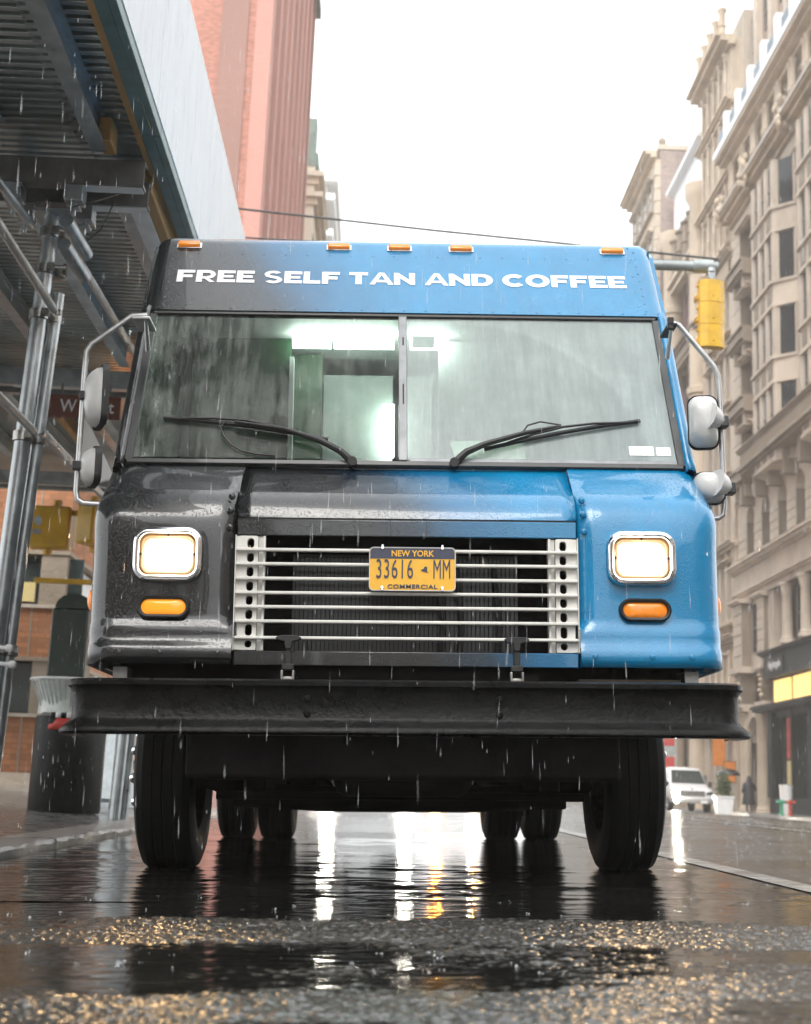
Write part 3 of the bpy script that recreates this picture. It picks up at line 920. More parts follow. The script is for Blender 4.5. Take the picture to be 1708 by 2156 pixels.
# brown street sign hung under the second header
sg = thing('street_sign', 'brown street sign with white letters hanging under the scaffold header', 'sign', (-2.55, 11.22, 3.36))
MB().box(-0.30, 0.30, -0.006, 0.006, -0.10, 0.10).build('sign_board', M_brown, sg, bevel=0.004)
text('lettering', 'W 21 St', 0.155, M_letter, sg, face_cam(0.02, -0.0085, 0), sx=0.86, off=0.001)
for x in (-0.2, 0.2):
    MB().box(x-0.012, x+0.012, -0.004, 0.004, 0.10, 0.205).build('hanger', M_steel, sg, smooth=False)

# ------------------------------------------------------------------ signal pole, arm, signals
def signal_pole():
    X, Y, Z = -2.74, 15.0, 0.014
    t = thing('signal_pole', 'grey steel signal pole on the left pavement with a long arm reaching over the truck', 'signal pole', (X, Y, Z))
    MB().tube([(0, 0, 1.0), (0, 0, 6.9)], [0.085, 0.07], 16).build('pole', M_post, t)
    MB().lathe([(0.27, 0), (0.27, 0.05), (0.21, 0.09), (0.15, 0.75), (0.125, 0.95), (0.135, 1.0), (0.135, 1.06), (0.09, 1.1)], n=8).build('base', M_galv, t, ang=25)
    MB().tube([(0.0, 0, 6.28), (3.0, 0, 6.33), (6.47, 0, 6.37)], [0.075, 0.065, 0.06], 14).build('mast_arm', M_post, t)
    MB().lathe([(0.07, -0.12), (0.082, -0.11), (0.082, 0.11), (0.07, 0.12)], (6.30, 0, 6.37), 'x', 14).build('arm_clamp', M_post, t)
    MB().tube([(0.02, 0, 6.88), (3.2, 0, 6.66), (6.48, 0, 6.47)], 0.013, 6).build('guy_wire', M_wire, t)
    MB().tube([(0.02, 0.05, 6.50), (3.4, 0.05, 6.455), (6.50, 0.05, 6.442)], 0.011, 6).build('guy_wire', M_wire, t)
    MB().box(-0.10, 0.10, -0.10, 0.10, 6.22, 6.36).build('arm_bracket', M_post, t, bevel=0.01)
    MB().tube([(6.37, 0, 6.31), (6.43, -0.02, 6.2), (6.44, -0.02, 6.05), (6.42, 0, 5.95)], 0.012, 6).build('cable', M_wire, t)
    for (z) in (2.36, 3.12):
        MB().box(-1.05, 0.0, -0.03, 0.03, z, z+0.055).build('signal_bracket', M_sigyel, t, bevel=0.008)
    # dark green control cabinet strapped to the pole
    cb = MB().box(-0.80, -0.40, -0.13, 0.18, 1.0, 2.08).build('control_cabinet', M_dkgreen, t, bevel=0.02)
    mb = MB(); mb.prism([(-0.2*math.cos(PI*k/10), 0.16*math.sin(PI*k/10)) for k in range(11)], lambda a, b, d: (-0.57+a, d, 2.083+b), -0.13, 0.18)
    mb.build('cabinet_lid', M_dkgreen, cb)
    MB().box(-0.64, -0.55, -0.135, -0.131, 1.03, 1.13).build('sticker', M_paper, cb, smooth=False)
    MB().box(-0.40, -0.05, -0.03, 0.03, 1.2, 1.24).box(-0.40, -0.05, -0.03, 0.03, 1.8, 1.84).build('strap', M_post, t, smooth=False)
    return t
signal_pole()
def traffic_signal(name, label, x, y, ztop, rotz):
    t = thing(name, label, 'traffic signal', (x, y, ztop), (0, 0, rotz))
    # seen from behind: ribbed back, three visors towards +Y
    oct_ = [(-0.145, 0.02), (-0.145, -0.07), (-0.07, -0.115), (0.07, -0.115), (0.145, -0.07), (0.145, 0.02)]
    for k in range(3):
        z1 = -0.16-k*0.268
        mb = MB(); mb.prism(oct_, lambda a, b, d: (a, b, d), z1-0.266, z1)
        h = mb.build('signal_section', M_sigyel, t, smooth=False, bevel=0.005)
        MB().lathe([(0.105, 0.021), (0.105, 0.03)], (0, 0, z1-0.134), 'y', 20).build('lens', M_red_hyd if k == 0 else (M_amber if k == 1 else M_green_hyd), h)
        vis = MB()
        rows = [[(0.115*math.cos(a), d, z1-0.134+0.115*math.sin(a)) for a in [(-0.15+1.3*i/12)*PI for i in range(13)]] for d in (0.025, 0.22)]
        vis.grid(rows).build('visor', M_sigyel, h, solid=0.004)
        for sx in (-1, 1):
            for zl_ in (0.07, 0.22):
                MB().box(sx*0.146, sx*0.17, -0.03, 0.0, z1-zl_, z1-zl_+0.02).build('latch', M_sigyel, h, smooth=False)
        MB().lathe([(0.008, -0.1165), (0.008, -0.112)], (0, 0, z1-0.20), 'y', 8).build('vent_hole', M_darkhole, h)
    MB().tube([(0, -0.04, 0.0), (0, -0.04, -0.05)], 0.05, 10).box(-0.04, 0.04, -0.07, -0.01, -0.13, -0.05).tube([(0, -0.04, -0.13), (0, -0.04, -0.162)], 0.045, 10).build('hanger', M_galv, t, bevel=0.004)
    MB().prism(oct_, lambda a, b, d: (a*(0.6 if d > -0.15 else 1), b*(0.6 if d > -0.15 else 1), d), -0.159, -0.135).build('cap', M_sigyel, t, smooth=False)
    return t
traffic_signal('traffic_signal', 'yellow three-section traffic signal seen from behind, hanging from the arm right of the truck', 3.64, 15.0, 6.35, 0.12)
def ped_signal(label, x, y, z, rotz, lit):
    t = thing('pedestrian_signal', label, 'pedestrian signal', (x, y, z), (0, 0, rotz), 'pedestrian signals on the left pole')
    MB().box(-0.225, 0.225, -0.11, 0.11, -0.235, 0.235).build('housing', M_sigyel, t, bevel=0.035, seg=3)
    MB().box(-0.18, 0.18, 0.111, 0.118, -0.19, 0.19).build('lens_panel', M_turnped if lit else M_darkhole, t, smooth=False)
    vis = MB().box(-0.22, 0.22, 0.112, 0.24, 0.2, 0.212).box(-0.22, -0.208, 0.112, 0.24, -0.2, 0.2).box(0.208, 0.22, 0.112, 0.24, -0.2, 0.2)
    vis.build('visor', M_sigyel, t, smooth=False)
    if not lit:
        mb = MB(); mb.add([(-0.12+0.05*math.cos(a)*random.uniform(.75, 1.1), -0.113, 0.06+0.055*math.sin(a)*random.uniform(.8, 1.1)) for a in [2*PI*k/12 for k in range(12)]], [tuple(range(12))])
        mb.build('sticker', M_beam, t, smooth=False)
        mb = MB(); mb.add([(-0.13+0.06*math.cos(a)*random.uniform(.7, 1.15), -0.113, -0.06+0.035*math.sin(a)*random.uniform(.7, 1.1)) for a in [2*PI*k/10 for k in range(10)]], [tuple(range(10))])
        mb.build('sticker', M_galv, t, smooth=False)
    MB().tube([(0.05, 0, 0.235), (0.05, 0, 0.31)], 0.05, 10).tube([(-0.02, 0, -0.235), (-0.02, 0, -0.30)], 0.05, 10).build('mount', M_sigyel, t)
    return t
M_turnped = emis("lit orange hand panel", (1.0, 0.30, 0.03), 3.0, (0.3, 0.1, 0.02))
ped_signal('yellow pedestrian signal with peeling stickers on its back, left of the truck', -3.66, 15.0, 2.985, 0.0, False)
ped_signal('yellow pedestrian signal with a lit orange hand, squeezed against the truck edge', -3.16, 14.9, 3.02, -1.9, True)

# ------------------------------------------------------------------ litter bin, bike hoop
def litter_bin():
    t = thing('litter_bin', 'black litter bin with flared wire rim, white bag and red banner', 'bin', (-2.67, 12.3, 0.01))
    MB().lathe([(0.30, 0.0), (0.31, 0.02), (0.31, 0.80), (0.30, 0.82)], n=28).build('body', M_bin, t)
    n = 44
    mb = MB()
    for k in range(n):
        a = 2*PI*k/n
        c, s_ = math.cos(a), math.sin(a)
        mb.tube([(0.27*c, 0.27*s_, 0.80), (0.28*c, 0.28*s_, 0.92), (0.37*c, 0.37*s_, 1.13)], 0.004, 5)
    mb.build('wire_basket', M_galv, t)['kind'] = 'stuff'
    ring = MB().tube([(0.375*math.cos(2*PI*k/40), 0.375*math.sin(2*PI*k/40), 1.135) for k in range(41)], 0.012, 8)
    ring.build('rim', M_white, t)
    rows = []
    for (r, z) in ((0.30, 0.84), (0.285, 0.92), (0.30, 0.99), (0.325, 1.06), (0.345, 1.12)):
        rows.append([((r+random.uniform(-.014, .014))*math.cos(2*PI*k/36), (r+random.uniform(-.014, .014))*math.sin(2*PI*k/36), z+random.uniform(-.01, .01)) for k in range(36)])
    MB().grid(rows, closed=True).build('bag', M_bag, t, ang=80)
    # checked strip and red banner on the street side
    for k in range(14):
        a0 = -PI*0.62+k*0.15
        if k % 2 == 0:
            MB().grid([[(0.316*math.cos(a), 0.316*math.sin(a), z) for a in (a0, a0+0.07, a0+0.14)] for z in (0.80, 0.845)]).build('check', M_bin, t, solid=0.003)
        else:
            MB().grid([[(0.316*math.cos(a), 0.316*math.sin(a), z) for a in (a0, a0+0.07, a0+0.14)] for z in (0.80, 0.845)]).build('check', M_white, t, solid=0.003)
    MB().grid([[(0.318*math.cos(a), 0.318*math.sin(a), z+(0.05 if (a < -1.75 and z > 0.75) else 0)*-1) for a in [-2.0+1.5*i/12 for i in range(13)]] for z in (0.70, 0.795)]).build('red_banner', M_red, t, solid=0.003)
    return t
litter_bin()
hp = thing('bike_hoop', 'slim grey bike hoop at the left edge of the pavement', 'bike rack', (-3.02, 11.2, 0.025))
pts = [(0.0, 0, 0), (0.0, 0, 0.95)]+[(0.0, 0.1-0.1*math.cos(PI*k/10), 0.95+0.1*math.sin(PI*k/10)) for k in range(1, 10)]+[(0.0, 0.2, 0.95), (0.0, 0.2, 0.0)]
MB().tube([(x-0.04+0.05*z, y, z) for x, y, z in pts], 0.03, 12).build('hoop', M_post, hp)
for y in (0, 0.2):
    MB().lathe([(0.07, -0.01), (0.07, 0.012)], (-0.04, y, 0), n=16).build('foot_plate', M_steel, hp)

tv = [Vector(q) for q in ((-2.285, 10.0, 2.98), (-2.20, 10.02, 2.85), (-2.04, 10.05, 2.545), (-2.05, 9.98, 2.48), (-2.13, 10.03, 2.465), (-2.27, 9.97, 2.50), (-2.30, 10.0, 2.64))]
mb = MB(); mb.add([(q.x, q.y+dy, q.z) for dy in (0, 0.02) for q in tv], [tuple(range(7)), tuple(range(7, 14))[::-1]]+[(k, 7+k, 7+(k+1) % 7, (k+1) % 7) for k in range(7)])
tag(mb.build('tarp', M_white, None, smooth=False), 'bright white tarp hanging under the scaffold just behind the truck mirrors', 'tarp')
# ------------------------------------------------------------------ stone buildings on the right
class Facade:
    """s runs along the street (+Y), d stands out towards the street (-X), z up"""
    def __init__(f, name, label, X, Y0, L, z=-0.2):
        f.t = thing(name, label, 'building', (X, Y0, z)); f.L = L
        f.cache = {}
    def box(f, n, m, s0, s1, d0, d1, z0, z1, parent=None, bevel=0):
        key = (n, m.name, round(s1-s0, 3), round(d1-d0, 3), round(z1-z0, 3), bevel)
        if key in f.cache:
            o = f.cache[key].copy(); COL.objects.link(o)
        else:
            o = MB().box(-(d1-d0), 0, 0, s1-s0, 0, z1-z0).build(n, m, None, smooth=False, bevel=bevel)
            f.cache[key] = o
        o.parent = parent or f.t
        o.location = (-d0, s0, z0)
        return o
    def pr(f, n, m, poly, d0, d1, parent=None, smooth=False):
        """polygon in (s, z), extruded in d"""
        mb = MB(); mb.prism(poly, lambda a, b, d: (-d, a, b), d0, d1)
        return mb.build(n, m, parent or f.t, smooth=smooth)
    def plan(f, n, m, poly, z0, z1, parent=None):
        """polygon in (s, d), extruded in z"""
        mb = MB(); mb.prism(poly, lambda a, b, d: (-b, a, d), z0, z1)
        return mb.build(n, m, parent or f.t, smooth=False)
    def course(f, n, m, s0, s1, z, steps):
        """moulded course: steps of (height, projection)"""
        mb = MB()
        for h, p in steps:
            mb.box(-p, 0.02, s0-min(p, .3), s1+min(p, .3), z, z+h-0.003); z += h
        return mb.build(n, m, f.t, smooth=False)
    def window(f, s0, s1, z0, z1, d=-0.35, glass=None, frame=None, bars=1, sash=True):
        w = f.box('window', glass or M_winglass, s0, s1, d-0.03, d, z0, z1)
        fm = frame or M_winframe
        key = ('frame', fm.name, round(s1-s0, 3), round(z1-z0, 3), bars, sash)
        if key in f.cache:
            o = f.cache[key].copy(); COL.objects.link(o); o.parent = w
            return w
        mb = MB(); t_ = 0.07
        for a, b, c, e in ((s0, s0+t_, z0, z1), (s1-t_, s1, z0, z1), (s0+t_, s1-t_, z0, z0+t_), (s0+t_, s1-t_, z1-t_, z1)):
            mb.box(0, 0.08, a-s0, b-s0, c-z0, e-z0)
        for k in range(bars):
            c = (s1-s0)*(k+1)/(bars+1)
            mb.box(0.0, 0.06, c-0.035, c+0.035, t_, z1-z0-t_)
        if sash:
            mb.box(0.01, 0.07, t_, s1-s0-t_, (z1-z0)*0.5-0.04, (z1-z0)*0.5+0.04)
        mb.v = [(-x, y, z) for x, y, z in mb.v]
        o = mb.build('frame', fm, w, smooth=False)
        o.location = (-0.002, 0, 0)
        f.cache[key] = o
        return w
    def column(f, s, d, r, z0, z1, m, rings=0):
        h = z1-z0
        prof = [(r*1.5, 0), (r*1.5, .12), (r*1.25, .16), (r*1.3, .26), (r*1.02, .34), (r, .5)]
        for k in range(rings):
            zz = 0.5+(h-1.3)*(k+1)/(rings+1)
            prof += [(r, zz-.16), (r*1.13, zz-.12), (r*1.13, zz+.12), (r, zz+.16)]
        prof += [(r*.92, h-.62), (r*1.05, h-.56), (r*1.0, h-.5), (r*1.35, h-.14), (r*1.55, h-.12), (r*1.55, h)]
        o = MB().lathe(prof, (0, 0, 0), n=14).build('column', m, f.t)
        o.location = (-d, s, z0)
        return o
    def colonette(f, s, d, r, z0, z1, m):
        h = z1-z0
        o = MB().lathe([(r*1.4, 0), (r*1.4, .1), (r, .18), (r, h*.45), (r*1.3, h*.47), (r*1.3, h*.5), (r, h*.52), (r*.95, h-.25), (r*1.5, h-.08), (r*1.5, h)], n=10).build('colonette', m, f.t)
        o.location = (-d, s, z0)
        return o
    def arch(f, n, m, s0, s1, zs, zt, d0, d1, k=10):
        c, r = (s0+s1)/2, (s1-s0)/2
        poly = [(s0, zt), (s0, zs)]+[(c-r*math.cos(PI*i/k), zs+r*math.sin(PI*i/k)) for i in range(1, k)]+[(s1, zs), (s1, zt)]
        return f.pr(n, m, poly, d0, d1)
    def rust(f, m, s0, s1, d0, d1, z0, z1, h=0.6, gap=0.035):
        f.box('pier_core', M_limedk, s0+0.03, s1-0.03, d0, d1-0.06, z0, z1)
        n = max(1, round((z1-z0)/h)); hh = (z1-z0)/n
        for i in range(n):
            f.box('stone_block', m, s0, s1, d1-0.0595, d1+(0.012 if i % 2 else 0), z0+i*hh+gap/2, z0+(i+1)*hh-gap/2, bevel=0.02)

def building_a():
    f = Facade('corner_limestone_building', 'nearest ornate limestone building on the right with bay windows, arches and a dark shopfront', 20.0, 50.0, 26)
    B, L = f.box, 26.0
    B('wall', M_brickgrey, 0, L, -14, -0.9, -0.3, 39)
    B('wall', M_lime3, 0.01, L-0.01, -0.899, -0.6, 8, 39)
    # shopfront
    B('shopfront_base', M_shop, 3, 19.9, -0.5, 0.12, -0.3, 0.75)
    for s in (3.0, 6.2, 9.4, 12.6, 15.8, 19.2):
        B('shopfront_pier', M_shop, s, s+0.75, -0.55, 0.22, 0.752, 4.94)
    for i, s in enumerate((3.75, 6.95, 10.15, 13.35, 16.55)):
        w = B('shop_window', M_shopglass, s, s+2.45 if i < 4 else s+2.65, -0.40, -0.34, 0.76, 4.7)
        B('shop_frame', M_shop, s+1.2, s+1.3, -0.335, -0.2, 0.76, 4.7, parent=w).location = (-0.065, 1.2, 0.0)
        B('lit_window', M_lit, s-0.1, s+2.5, -0.02, 0.10, 5.28, 6.5)
        B('transom_panel', M_shop, s, s+2.65, -0.5, -0.03, 4.72, 6.62)
    B('poster', M_poster_r, 16.0, 16.45, 0.225, 0.26, 2.6, 4.5)
    B('poster', M_poster_y, 15.95, 16.5, 0.225, 0.255, 0.8, 2.5)
    f.course('shop_awning', M_shop, 3, 20.0, 4.95, [(0.12, 0.9), (0.1, 1.02), (0.06, 0.95)])
    B('shop_fascia', M_shop, 3, 20.0, -0.5, 0.32, 6.63, 7.75)
    f.course('shop_cornice', M_shop, 3, 20.05, 7.753, [(0.08, 0.4), (0.1, 0.55), (0.05, 0.62)])
    sb = B('sign_board', M_shop, 16.6, 19.3, 0.322, 0.40, 6.85, 7.6)
    text('lettering', 'Nightingale', 0.52, M_letter, sb, Matrix.Translation((-0.084, 1.35, 0.38)) @ Matrix.Rotation(-PI/2, 4, 'Z') @ Matrix.Rotation(PI/2, 4, 'X'), sx=0.9, off=0.008, ext=0.004)
    # second storey: round columns between dark windows
    B('floor_slab', M_lime, 0, 20.1, -0.6, 0.1, 7.985, 8.2)
    for s in (2.0, 5.0, 8.0, 11.0, 14.1, 17.1):
        f.column(s, -0.05, 0.27, 8.2, 11.2, M_lime)
        f.window(s+0.35, s+2.6, 8.3, 11.1, -0.45, frame=M_winframe, bars=1)
    B('pier', M_lime, 19.35, 20.3, -0.6, 0.0, 8.2, 11.2)
    # pavilion at the far end: rusticated pilasters over carved consoles, doorway below
    for (a, b) in ((20.4, 21.5), (23.6, 25.2)):
        f.rust(M_lime, a, b, -0.5, 0.55 if a > 22 else 0.25, 7.6, 11.0, 0.58)
        f.course('pilaster_cap', M_lime, a-0.02, b+0.02, 11.0, [(0.1, 0.7 if a > 22 else .4), (0.12, 0.85 if a > 22 else .52)])
        pj = 0.55 if a > 22 else 0.25
        f.course('console_shelf', M_lime, a, b, 7.25, [(0.15, pj+0.2), (0.19, pj+0.1)])
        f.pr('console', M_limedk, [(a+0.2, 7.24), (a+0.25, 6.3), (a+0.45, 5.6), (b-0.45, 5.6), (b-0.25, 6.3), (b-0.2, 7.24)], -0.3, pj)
        for k in range(5):
            o = MB().lathe([(0.02, -0.13), (0.11, -0.06), (0.14, 0), (0.11, 0.07), (0.02, 0.13)], n=8).build('carved_scroll', M_lime2, f.t)
            o.location = (-pj-0.02, a+0.35+(b-a-0.7)*((k*37) % 10)/10, 5.9+k*0.26)
        f.course('console_base', M_lime, a, b, 5.2, [(0.2, pj), (0.19, pj+0.12)])
    B('pavilion_wall', M_lime, 21.5, 23.6, -0.6, -0.05, 7.3, 11.2)
    f.window(21.9, 23.2, 8.3, 10.9, -0.02, bars=0)
    f.arch('door_arch', M_lime, 21.3, 23.9, 3.6, 5.2, -0.5, 0.2)
    for s in (20.7, 21.3, 23.9, 24.6):
        f.column(s, 0.15, 0.24, -0.1, 5.15, M_lime2)
    B('pavilion_pier', M_lime, 20.2, 20.9, -0.6, 0.0, -0.3, 5.2)
    B('pavilion_pier', M_lime, 24.6, 26.0, -0.6, 0.0, -0.3, 7.6)
    B('doorway', M_darkhole, 21.0, 24.5, -0.55, -0.45, -0.3, 5.2)
    B('door', M_winframe, 21.5, 23.7, -0.44, -0.38, -0.1, 3.4)
    # plain entablature
    f.course('entablature', M_lime, 0, L, 11.22, [(0.3, 0.12), (0.12, 0.3), (0.1, 0.42), (1.1, 0.22), (0.12, 0.35), (0.16, 0.6), (0.12, 0.75)])
    # arcade storey
    op = [(1.0+2.98*k+0.72, 1.0+2.98*k+2.26) for k in range(8)]
    prev = 0.0
    for (a, b) in op:
        f.rust(M_lime, prev, a, -0.6, 0.05, 13.25, 15.6, 0.47, 0.03)
        f.arch('arch_head', M_lime, a-0.003, b+0.003, 15.6, 16.75, -0.6, 0.05)
        B('spandrel_fill', M_lime, prev+0.004, a-0.004, -0.6, 0.03, 15.603, 16.75)
        f.window(a, b, 13.3, 16.3, -0.55, bars=0)
        prev = b
    f.rust(M_lime, prev, L, -0.6, 0.05, 13.25, 15.6, 0.47, 0.03)
    B('spandrel_fill', M_lime, prev+0.004, L, -0.6, 0.03, 15.603, 16.75)
    f.course('storey_band', M_lime, 0, L, 16.76, [(0.2, 0.1), (0.15, 0.22)])
    # stone balcony on curved brackets
    for s in (12.0, 14.6, 17.2, 19.8, 22.4):
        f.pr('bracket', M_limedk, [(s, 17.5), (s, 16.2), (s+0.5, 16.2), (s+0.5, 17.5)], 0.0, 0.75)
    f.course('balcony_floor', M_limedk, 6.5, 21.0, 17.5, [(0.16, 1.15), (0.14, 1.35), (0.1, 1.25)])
    s = 6.6
    for k in range(54):
        o = MB().lathe([(0.07, 0), (0.05, .1), (0.085, .3), (0.05, .6), (0.07, .75)], n=8)
        if k == 0:
            bal = o.build('baluster', M_limedk, f.t); bal.location = (-1.2, s, 17.9)
        else:
            c = bal.copy(); COL.objects.link(c); c.parent = f.t; c.location = (-1.2, s+k*0.268, 17.9)
    f.course('balcony_rail', M_limedk, 6.5, 21.0, 18.65, [(0.12, 1.3), (0.08, 1.38)])
    # upper storeys: canted bays and rusticated piers
    H = 3.95
    zf = [18.3+H*k for k in range(4)]
    bays = [(6.2, 11.8), (14.2, 19.8)]
    for z in zf:
        for (a, b) in bays:
            def poly(p, e=0.0):
                return [(a-e, -0.6), (a-e, 0.05), (a+0.95-e*.4, p), (b-0.95+e*.4, p), (b+e, 0.05), (b+e, -0.6)]
            f.plan('bay_glass', M_winglass, poly(0.88, -0.12), z+0.0, z+2.55)
            f.plan('bay_sill', M_lime3, poly(1.16, 0.1), z-0.16, z-0.003)
            f.plan('bay_spandrel', M_lime, poly(1.0), z-1.22, z-0.163)
            f.plan('bay_lintel', M_lime, poly(1.08, 0.05), z-1.38, z-1.223)
            for (s, d) in ((a+0.06, 0.08), (a+0.98, 0.95), (a+0.98+(b-a-1.96)/3, 0.95), (b-0.98-(b-a-1.96)/3, 0.95), (b-0.98, 0.95), (b-0.06, 0.08)):
                B('bay_post', M_lime, s-0.17, s+0.17, d-0.24, d+0.07, z+0.001, z+2.55)
            for k in range(3):
                s0 = a+1.2+k*(b-a-1.96)/3
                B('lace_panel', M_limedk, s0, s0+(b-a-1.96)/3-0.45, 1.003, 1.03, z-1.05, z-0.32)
                B('sash_bar', M_winframe, s0, s0+(b-a-1.96)/3-0.45, 0.885, 0.92, z+1.2, z+1.28)
                B('sash_bar', M_winframe, s0+0.4, s0+0.47, 0.885, 0.91, z, z+2.5)
        for (a, b) in ((0, 4.9), (13.0, 13.9)):
            f.rust(M_lime, a, b, -0.6, 0.1, z-1.4, z+2.55, 0.66, 0.02)
        # strips of carved rosette squares beside the bays
        for s in (20.05, 12.2, 4.95):
            B('strip', M_lime2, s, s+0.7, -0.6, 0.08, z-1.4, z+2.55)
            for k in range(5):
                B('rosette', M_limedk, s+0.12, s+0.58, 0.081, 0.16, z-1.3+k*0.79, z-1.3+k*0.79+0.5, bevel=0.04)
        # end pavilion with a small balconied window on each floor
        f.rust(M_lime, 20.9, 22.3, -0.6, 0.12, z-1.4, z+2.55, 0.66, 0.02)
        f.rust(M_lime, 24.3, 26.0, -0.6, 0.25, z-1.4, z+2.55, 0.66, 0.02)
        B('pavilion_wall', M_lime3, 22.3, 24.3, -0.6, 0.0, z-1.4, z-0.2)
        f.window(22.5, 24.1, z-0.1, z+2.4, -0.35, bars=1)
        f.course('hood', M_lime, 22.2, 24.4, z+2.45, [(0.08, 0.3), (0.1, 0.5)])
        f.course('small_balcony', M_limedk, 22.0, 24.6, z-0.95, [(0.14, 0.75), (0.1, 0.95), (0.55, 0.82), (0.12, 0.95)])
        for s in (22.2, 24.1):
            f.pr('bracket', M_lime3, [(s, z-0.96), (s, z-1.6), (s+0.3, z-1.6), (s+0.3, z-0.96)], 0.12, 0.65)
    # frieze, cornice, loggia of colonettes, top cornice and terrace
    zt = 18.3+H*4-1.4
    B('soffit_wall', M_lime3, 0, L, -0.6, 0.15, zt, 33.6)
    n = 40
    for k in range(n):
        B('frieze_strip', M_lime, k*L/n+0.02, (k+1)*L/n-0.05, 0.151, 0.22, zt+0.1, 33.5)
    f.course('cornice', M_lime2, 0, L, 33.6, [(0.25, 0.4), (0.25, 0.8), (0.12, 1.05), (0.08, 1.15)])
    f.course('cornice_flashing', M_roofwhite, 0, L, 34.31, [(0.06, 1.18)])
    for k in range(11):
        s = 1.2+k*2.36
        for e in (0, .5):
            f.colonette(s+e, 0.45, 0.15, 34.38, 37.2, M_lime2)
        B('loggia_pier', M_lime, s+0.85, s+1.1, -0.4, 0.1, 34.38, 37.2)
        f.window(s+1.15, s+2.3, 34.5, 37.0, -0.25, bars=1)
    # carved groups that break the cornice
    for s in (25.6, 20.3, 13.5):
        mb = MB()
        for k in range(26):
            a = random.uniform(0, 6.28)
            mb.lathe([(0.02, -.22), (.11, -.12), (.14, 0), (.11, .13), (.02, .24)], (-0.95+random.uniform(-.3, .25), s+random.uniform(-.45, .45), 34.5+random.uniform(-.9, .8)), n=7)
        mb.build('carved_group', M_lime2, f.t, ang=60)
    f.course('top_cornice', M_lime2, 0, L, 37.2, [(0.3, 0.5), (0.2, 0.9), (0.2, 1.2)])
    f.course('top_flashing', M_roofwhite, 0, L, 37.91, [(0.4, 1.28)])
    for k in range(10):
        s = 0.6+k*2.6
        B('terrace_post', M_roofwhite, s, s+0.5, 0.6, 1.1, 38.33, 40.1)
        B('terrace_rail', M_railblue, s+0.52, s+2.58, 0.75, 0.85, 38.4, 39.8)
    B('attic_wall', M_redstone, 0, L-1, -8, -1.2, 39, 56)
    for s in range(0, 25, 3):
        B('attic_pilaster', M_lime, s, s+0.7, -1.19, -0.8, 38.4, 56)
        for z in (41, 45, 49, 53):
            f.window(s+1.0, s+2.5, z, z+2.2, -1.17, bars=0)
building_a()

def building_b():
    f = Facade('colonette_building', 'pale stone building with tiers of thin columns, second from the right edge', 20.0, 76.1, 7.6)
    B, L = f.box, 7.6
    B('wall', M_lime3, 0, L, -14, -0.6, -0.3, 48)
    for s in (0.0, 7.0):
        B('pier', M_lime2, s, s+0.6, -0.6, 0.15, -0.3, 46)
    cols = [0.9, 2.35, 3.8, 5.25, 6.7]
    tiers = [(0.3, 4.6), (5.2, 8.8), (10.6, 14.2), (15.2, 18.4), (19.4, 22.6), (23.6, 26.8), (27.9, 31), (33.4, 36.8), (37.6, 41.6), (42, 45.4)]
    for i, (z0, z1) in enumerate(tiers):
        for k in range(4):
            a, b = cols[k]+0.25, cols[k+1]-0.25
            f.window(a, b, z0, z1-0.3, -0.4, frame=M_lime3, bars=0, glass=M_winglass)
            f.course('hood', M_lime2, a-0.1, b+0.1, z1-0.3, [(0.1, 0.25), (0.1, 0.4)])
            f.course('sill', M_lime2, a-0.1, b+0.1, z0-0.3, [(0.12, 0.35), (0.16, 0.2)])
        for s in cols:
            if i in (1, 7, 8, 9):
                f.column(s, 0.05, 0.2, z0-0.2, z1, M_lime2)
                f.colonette(s, 0.32, 0.1, z0-0.2, z1, M_lime)
            else:
                B('pilaster', M_lime, s-0.22, s+0.22, -0.6, 0.12, z0-0.4, z1+0.4)
    for z, m in ((4.75, M_lime2), (9.3, M_lime2), (14.6, M_lime), (32.0, M_lime3), (36.9, M_lime2), (41.7, M_lime2)):
        f.course('cornice', m, 0, L, z, [(0.15, 0.25), (0.15, 0.5), (0.08, 0.65)])
    B('lace_frieze', M_limedk, 0.6, 7.0, -0.6, 0.25, 31.4, 32.0)
    for k in range(16):
        B('frieze_block', M_lime2, 0.65+k*0.4, 0.9+k*0.4, 0.251, 0.34, 31.05, 31.95, bevel=0.03)
    f.course('top_cornice', M_lime2, 0, L, 45.5, [(0.2, 0.4), (0.3, 0.9), (0.15, 1.2)])
    for k in range(5):
        o = f.colonette(0.9+k*1.45, 0.5, 0.22, 46.2, 48.4, M_lime2)
building_b()

